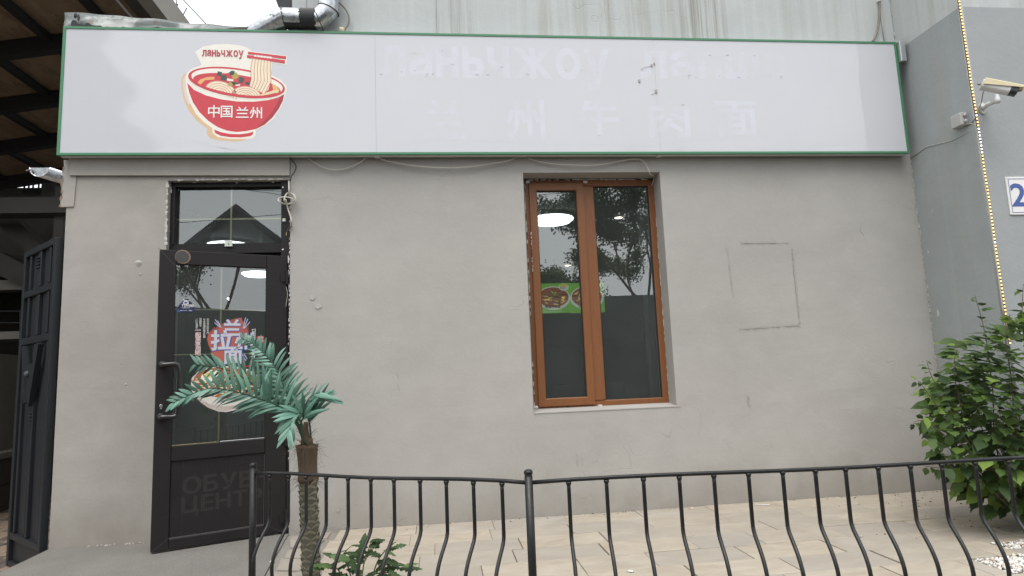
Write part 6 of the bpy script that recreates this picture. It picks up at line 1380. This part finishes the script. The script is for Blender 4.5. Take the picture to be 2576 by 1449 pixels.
MB('concrete').prism([(wx-.2, 1.6, .352), (wx+.17, 1.6, .352), (wx+.17-.104*4, 5.6, .352), (wx-.6, 5.6, .352)], (0, 0, .066)).build('coping', bw_)
# unseen wall far out on the left, added to keep the passage dark
MB('concrete_dark').box((-13.4, .6, -.25), (-13.1, 12, 4.0)).build('shade_wall', fr_b)
# half-round gutter end
gy = .75; ga = PY(100, 420, gy); gl_ = thing('roof_gutter', 'half-round galvanised gutter end hanging under the passage roof', 'gutter', PY(100, 445, gy))
gdir2 = Vector((.58, .80, -.06)).normalized(); gs = Vector((0, 0, 1)).cross(gdir2).normalized(); gx_ = PY(100, 421, gy); 
e_r = (PY(125, 421, gy)-PY(74, 421, gy)).length/2
mb = MB('galvanised'); vs = []; n_ = 16
for j in range(2):
    c_ = Vector((PY(99, 421, gy)))+Vector((.80, 1.15, -.12))*j*1.2
    for i in range(n_+1): a = math.pi*i/n_; vs.append(c_+Vector((-1, 0, 0))*math.cos(a)*e_r*1.0+Vector((0, 0, -1))*math.sin(a)*e_r*.98)
mb.add(vs, [(i, i+1, n_+2+i, n_+1+i) for i in range(n_)]); ob = mb.build('trough', gl_, True); md = ob.modifiers.new('t', 'SOLIDIFY'); md.thickness = .004
c_ = Vector(PY(99, 421, gy)); MB('galvanised').prism([c_+Vector((-1, 0, 0))*math.cos(math.pi*i/n_)*e_r*.97+Vector((0, 0, -1))*math.sin(math.pi*i/n_)*e_r*.95+Vector((0, .008, 0)) for i in range(n_+1)], (0, .004, 0)).build('end_cap', gl_)
MB('galvanised').tube([c_+Vector((-e_r-.02, -.004, -.03)), c_+Vector((-e_r+.02, -.004, -.02)), c_+Vector((-e_r+.03, -.004, -.045))], .007, 6).build('bracket', gl_)
# lattice mast in the sky gap
ms = thing('lattice_mast', 'thin steel lattice boom against the white sky', 'mast', PY(440, 60, 14))
def mp_(px, py, dy=0): return PY(px, py, 14+dy)
for a, b in (((417, -30), (418, 60)), ((418, 5), (470, 55)), ((400, -35), (462, 62)), ((430, -10), (438, 62)), ((448, 10), (432, 40)), ((440, -20), (452, 62)), ((452, -10), (520, 62)), ((470, 20), (448, 62))): MB('gate_wear').tube([mp_(*a), mp_(*b)], .016, 5).build('strut', ms)
# ================================================================== INSIDE THE SHOP
RX0, RX1, RYF, RZ = -2.5, 4.1, 13.5, 3.02
inn = shop
RL = [(-2.60, T+.004), (-7.0, 8.2), (-7.0, RYF)]      # the room widens behind the passage corner
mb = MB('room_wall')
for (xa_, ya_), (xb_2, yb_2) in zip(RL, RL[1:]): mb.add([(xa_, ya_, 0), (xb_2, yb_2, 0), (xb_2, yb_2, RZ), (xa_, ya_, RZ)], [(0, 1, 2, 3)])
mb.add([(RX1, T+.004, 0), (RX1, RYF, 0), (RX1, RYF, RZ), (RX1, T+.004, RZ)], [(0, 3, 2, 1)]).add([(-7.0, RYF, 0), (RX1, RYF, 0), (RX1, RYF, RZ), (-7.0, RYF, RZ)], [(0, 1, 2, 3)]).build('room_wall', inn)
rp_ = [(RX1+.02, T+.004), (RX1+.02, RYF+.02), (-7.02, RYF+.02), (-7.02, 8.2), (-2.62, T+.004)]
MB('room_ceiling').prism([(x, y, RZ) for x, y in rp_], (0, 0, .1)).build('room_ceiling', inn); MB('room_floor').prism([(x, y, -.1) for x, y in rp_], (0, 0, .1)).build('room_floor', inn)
MB('room_partition').box((-4.3, 8.6, 0), (-3.5, 8.8, RZ-.002)).build('room_partition', inn)
lamp_px = [(1388, 553, 'window', 'large round ceiling lamp seen through the narrow window sash'), (575, 618, 'transom', 'round ceiling lamp seen at the foot of the door transom'), (650, 689, 'door', 'round ceiling lamp seen through the top of the door glass'), (604, 752, 'door', 'round ceiling lamp in the middle of the door glass, above the long bar'), (655, 786, 'door', 'round ceiling lamp low in the door glass beside the stile')]
for px, py, _, lab in lamp_px:
    q = PZ(px, py, RZ-.05); L_ = thing('ceiling_lamp', lab, 'lamp', (q.x, q.y, RZ), 'round ceiling lamps in the shop'); r_ = .29
    MB('aluminium').lathe([(r_*.9, 0), (r_, -.01), (r_*1.0, -.035), (r_*.95, -.04)], 32, Matrix.Translation((q.x, q.y, RZ-.001))).build('rim', L_, True)
    MB('lamp_glow').lathe([(r_*.94, -.041), (r_*.93, -.055), (r_*.86, -.062)], 32, Matrix.Translation((q.x, q.y, RZ))).build('diffuser_ring', L_, True); MB('grey_plastic').lathe([(r_*.86, -.0625), (r_*.84, -.066)], 32, Matrix.Translation((q.x, q.y, RZ))).build('groove', L_, True)
    MB('lamp_glow').lathe([(r_*.835, -.0665), (r_*.80, -.085), (r_*.5, -.10), (.01, -.105)], 32, Matrix.Translation((q.x, q.y, RZ))).build('diffuser', L_, True)
for px, py, lab in ((1556, 548, 'small warm downlight seen alone in the wide window pane'), (1428, 668, 'small warm downlight in the narrow sash below the round lamp'), (1384, 709, 'small warm downlight right above the green menu boards')):
    q = PZ(px, py, RZ-.01); S_ = thing('downlight', lab, 'lamp', (q.x, q.y, RZ), 'small downlights in the shop ceiling'); MB('spot_glow').lathe([(.055, -.004), (.05, -.012)], 18, Matrix.Translation((q.x, q.y, RZ))).build('glow', S_); MB('aluminium').lathe([(.075, -.001), (.075, -.008), (.057, -.010)], 18, Matrix.Translation((q.x, q.y, RZ))).build('ring', S_)
# green menu boards
MYY = 7.6
MB('room_wall').box((1.0, MYY+.03, 1.6), (RX1-.01, MYY+.3, RZ-.002)).build('room_beam', inn)
for nm, cc in dict(menu_broth=(.34, .10, .035), menu_yellow=(.72, .60, .14), menu_brown=(.12, .055, .03), menu_leaf=(.20, .36, .04), menu_meat=(.26, .12, .065), menu_noodle=(.72, .58, .25)).items(): emit(nm, cc, .28)
emit('menu_green', (.19, .50, .05), .30); emit('menu_white', (.70, .74, .62), .30)
def menu(x0, x1, py0, py1, lab, word, line2, price):
    a = PY(x0, py1, MYY); b = PY(x1, py0, MYY); w_ = b.x-a.x; h_ = b.z-a.z
    m_ = thing('menu_board', lab, 'menu board', (a.x+w_/2, MYY, a.z)); mb = MB('menu_green'); mb.box((a.x, MYY-.02, a.z), (b.x, MYY+.02, b.z)); mb.build('panel', m_)
    pr_ = MB('menu_white', 'menu_broth', 'menu_yellow', 'menu_brown', 'menu_leaf', 'menu_white', 'print_navy', 'menu_meat', 'menu_noodle'); Y = [MYY-.022-.002*i for i in range(6)]
    def el(cx, cz, rx, rz, lv, mi, n=28, ro=0.0): pr_.poly([(a.x+(cx+rx*math.cos(t)*math.cos(ro)-rz*math.sin(t)*math.sin(ro))*w_, Y[lv], a.z+(cz+rx*math.cos(t)*math.sin(ro)+rz*math.sin(t)*math.cos(ro))*h_) for t in [2*math.pi*i/n for i in range(n)]], mi)
    el(.48, .50, .50, .40, 0, 0); el(.48, .53, .45, .335, 1, 1); r3 = random.Random(len(lab))
    for i in range(46):
        t = r3.uniform(0, 6.28); k_ = r3.uniform(0, .9)**.5; el(.48+.40*k_*math.cos(t), .52+.28*k_*math.sin(t), r3.uniform(.04, .1), r3.uniform(.012, .03), 2, r3.choice((2, 2, 8, 3) if math.sin(t) < .1 else (3, 7, 3, 8)), 8, r3.uniform(-1, 1))
    for i in range(14): el(.5+r3.uniform(-.16, .22), .56+r3.uniform(-.12, .12), .065, .05, 3, r3.choice((3, 7, 7)), 6, r3.uniform(0, 3))
    for i in range(9): el(.48+r3.uniform(-.06, .08), .64+r3.uniform(-.04, .05), .02, .02, 4, 4, 6)
    el(.80, .86, .15, .12, 4, 0); el(.80, .92, .12, .06, 5, 2)
    text_into(pr_, price, 6, (a.x+w_*.68, Y[5], a.z+h_*.80), (1, 0, 0), (0, 0, 1), h_*.11)
    text_into(pr_, word, 6, (a.x+w_*.22, Y[5], a.z+h_*.17), (1, 0, 0), (0, 0, 1), h_*.105, .02)
    for i, s_ in enumerate(line2): text_into(pr_, s_, 5, (a.x+w_*(.08 if i == 0 else .01), Y[4], a.z+h_*(.10-.075*i)), (1, 0, 0), (0, 0, 1), h_*.072)
    pr_.build('noodle_picture', m_)
menu(1352, 1434, 712, 789, 'green menu board with a full bowl of dark beef noodles', '酸菜牛肉面', ('Лапша с говядиной и', 'маринованной капустой'), '350c')
menu(1437, 1517, 711, 788, 'green menu board partly hidden by the brown window mullion', '过', (), 'c')
# curtain behind the right edge of the wide pane
cu = thing('window_curtain', 'pale grey curtain hanging behind the right edge of the window', 'curtain', (1.72, .4, .5)); mb = MB('curtain'); vs = []; n_ = 26; x0c, x1c = PY(1622, 800, .45).x, PY(1680, 800, .45).x
for j in range(2):
    for i in range(n_+1): vs.append((x0c+(x1c-x0c)*i/n_, .45+.022*math.sin(i*1.25), .55+j*(RZ-.6)))
mb.add(vs, [(i, i+1, n_+2+i, n_+1+i) for i in range(n_)]); ob = mb.build('cloth', cu, True); md = ob.modifiers.new('t', 'SOLIDIFY'); md.thickness = .003; MB('aluminium').tube([(x0c-.5, .45, RZ-.04), (x1c+.1, .45, RZ-.04)], .012, 8).build('rod', cu)
# a dining table and chairs in the gloom
def chair(x, y, rz, lab):
    c_ = thing('dining_chair', lab, 'chair', (x, y, 0), 'dining chairs inside the shop'); M = Matrix.Translation((x, y, 0)) @ Matrix.Rotation(rz, 4, 'Z')
    MB('furniture').bevbox((-.2, -.2, .43), (.2, .2, .47), .01, 0, M).build('seat', c_); MB('furniture').bevbox((-.2, .17, .62), (.2, .2, .92), .01, 0, M).build('backrest', c_)
    for a in (-.18, .18):
        for b in (-.18, .185): MB('furniture').box((a-.016, b-.016, 0), (a+.016, b+.016, .43 if b < 0 else .9), 0, M).build('leg', c_)
tb = thing('dining_table', 'dark dining table behind the wide window pane', 'table', (1.75, 1.7, 0)); MB('furniture').bevbox((1.2, 1.3, .72), (2.3, 2.1, .76), .01).build('table_top', tb)
for a in (1.25, 2.25):
    for b in (1.35, 2.05): MB('furniture').box((a-.025, b-.025, 0), (a+.025, b+.025, .72)).build('leg', tb)
chair(1.5, 2.4, 0, 'dark dining chair beyond the table behind the window'); chair(2.05, 2.45, .2, 'turned dark dining chair beyond the table near the curtain')
# ================================================================== ACROSS THE STREET (seen only as reflections)
sw = thing('street_fence', 'tall dark board fence across the street', 'fence', (0, -11.5, -.26))
for i in range(10): MB('street_wall').box((-16, -11.5, -.26+i*.33), (18, -11.46, .065+i*.33)).build('board', sw)
MB('street_wall').box((-16, -11.455, -.26), (18, -11.44, 3.0)).build('backing', sw)  # sheet added to stop sky light showing between the boards
for x in range(-16, 19, 3): MB('street_wall_gap').box((x-.06, -11.62, -.26), (x+.06, -11.505, 3.03)).build('fence_post', sw)
# gabled house: apex mirrored in the transom
def mir(px, py, Y, plane=.095): q = PY(px, py, 2*plane-Y); return Vector((q.x, Y, q.z))
hy = -15.0; ap = mir(593, 512, hy); le = mir(440, 578, hy); re = mir(712, 603, hy)
hs_ = thing('gabled_house', 'pale gabled house with dark roof across the street', 'house', (ap.x, hy, -.26)); sl_ = (ap.z-re.z)/(ap.x-re.x)
hw = 4.2; ez_ = ap.z-abs(sl_)*hw
MB('house_roof').prism([(ap.x-hw, hy, ez_), (ap.x, hy, ap.z), (ap.x+hw, hy, ez_), (ap.x+hw, hy, ez_-.18), (ap.x, hy, ap.z-.18), (ap.x-hw, hy, ez_-.18)], (0, -8, 0)).build('roof', hs_)
MB('house_glass').prism([(ap.x-hw+.3, hy-.3, -.26), (ap.x+hw-.3, hy-.3, -.26), (ap.x+hw-.3, hy-.3, ez_-.1), (ap.x, hy-.3, ap.z-.22), (ap.x-hw+.3, hy-.3, ez_-.1)], (0, -7, 0)).build('wall', hs_)
for x in (-2.2, -.75, .7, 2.1): MB('house_frame').box((ap.x+x-.05, hy-.29, 2.5), (ap.x+x+.05, hy-.25, ap.z-abs(x*sl_)-.25)).build('mullion', hs_)
MB('house_frame').box((ap.x-3, hy-.29, ez_+.4), (ap.x+3, hy-.26, ez_+.5)).build('transom', hs_)
# trees whose branches show in the window glass
def tree(name, lab, base, h, crown, nleaf, seed, lean=(0, 0), mat='tree_leaf', leaf=.06):
    r2 = random.Random(seed); t_ = thing(name, lab, 'tree', base, 'trees across the street'); b = Vector(base); mb = MB('tree_bark'); tips = []
    def grow(p, d, L, r_, lvl):
        q = p+d*L*.5+Vector((r2.uniform(-.05, .05), r2.uniform(-.05, .05), 0))*L; e = p+d*L+Vector((r2.uniform(-.08, .08), r2.uniform(-.08, .08), 0))*L
        mb.tube([p, q, e], [r_, r_*.85, r_*.66], 6, caps=False); tips.append((q, lvl)); tips.append((e, lvl))
        if lvl >= 4: return
        for i in range(3 if lvl < 2 else 3):
            a = r2.uniform(0, 6.28); sp = r2.uniform(.35, .85); n_ = d.orthogonal().normalized(); n_ = Matrix.Rotation(a, 3, d) @ n_; grow(e if i else q.lerp(e, .5), (d*math.cos(sp)+n_*math.sin(sp)+Vector((0, 0, .12))).normalized(), L*r2.uniform(.58, .78), r_*.6, lvl+1)
    grow(b, Vector((lean[0], lean[1], 1)).normalized(), h, .085, 0); mb.build('trunk', t_, True)
    cr = MB(mat); tt = [p for p, l in tips if l >= 3]; tt = r2.sample(tt, int(len(tt)*.62))
    for i in range(nleaf):
        p = r2.choice(tt)+Vector((r2.gauss(0, crown), r2.gauss(0, crown), r2.gauss(0, crown*.8))); u_ = Vector((r2.uniform(-1, 1), r2.uniform(-1, 1), r2.uniform(-1, 1))).normalized(); v_ = u_.orthogonal().normalized()*leaf*r2.uniform(.35, .6); u_ *= leaf*r2.uniform(.7, 1.3)
        cr.add([p, p+u_*.5+v_, p+u_, p+u_*.5-v_], [(0, 1, 2, 3)])
    o = cr.build('crown', t_); o['kind'] = 'stuff'
q = mir(1612, 700, -13.6, .19); tree('street_tree', 'broad leafy tree behind the dark fence across the street', (q.x, -13.6, -.26), 3.1, .17, 24000, 23, leaf=.075)
q = mir(1400, 660, -16.5, .19); tree('street_tree', 'small dense tree behind the dark fence across the street', (q.x, -16.5, -.26), 1.8, .20, 24000, 8, leaf=.075)
def conifer(lab, bx, by, h, r0, n, seed):
    r2 = random.Random(seed); t_ = thing('conifer_tree', lab, 'tree', (bx, by, -.26)); MB('tree_bark').tube([(bx, by, -.26), (bx+.1, by, h*.5), (bx, by, h)], [.28, .18, .03], 8).build('trunk', t_, True); cr = MB('tree_leaf')
    for i in range(n):
        z = 9.6+(h-9.6)*r2.random()**1.35; rr_ = r0*(1-(z-1.6)/(h-1.6))**.85*(.75+.35*noise.noise((z*1.6, seed, 0))); a = r2.uniform(0, 6.28); k_ = rr_*r2.uniform(.25, 1)**.5*(1+.18*math.sin(a*7+z*3)); p = Vector((bx+k_*math.cos(a), by+k_*math.sin(a), z-.12*k_))
        d = Vector((math.cos(a), math.sin(a), r2.uniform(-.6, .2))).normalized()*r2.uniform(.3, .6); v_ = d.orthogonal().normalized()*.14; v_ = Matrix.Rotation(r2.uniform(0, 3), 3, d.normalized()) @ v_; cr.add([p, p+d*.5+v_, p+d, p+d*.5-v_], [(0, 1, 2, 3)])
    o = cr.build('crown', t_); o['kind'] = 'stuff'
q = mir(425, 385, -16, -.1); q2 = mir(200, 75, -16, -.1); conifer('tall bare-stemmed conifer beside the gabled house across the street', q.x-5.2, -16, q2.z+5.5, 8.6, 26000, 3)
for i, (a, b) in enumerate((((1340, 488), (1660, 462)), ((560, 470), (720, 492)), ((430, 470), (720, 482)))):
    p, q = mir(*a, -12.6), mir(*b, -12.6); d = (q-p); o = MB('cable_dark').tube([p-d*3, q+d*3], .008, 5).build('overhead_wire'); tag(o, ('overhead wire across the street before the leafy tree', 'upper overhead wire across the street before the gabled house', 'lower overhead wire across the street before the gabled house')[i], 'wire', 'overhead wires across the street')
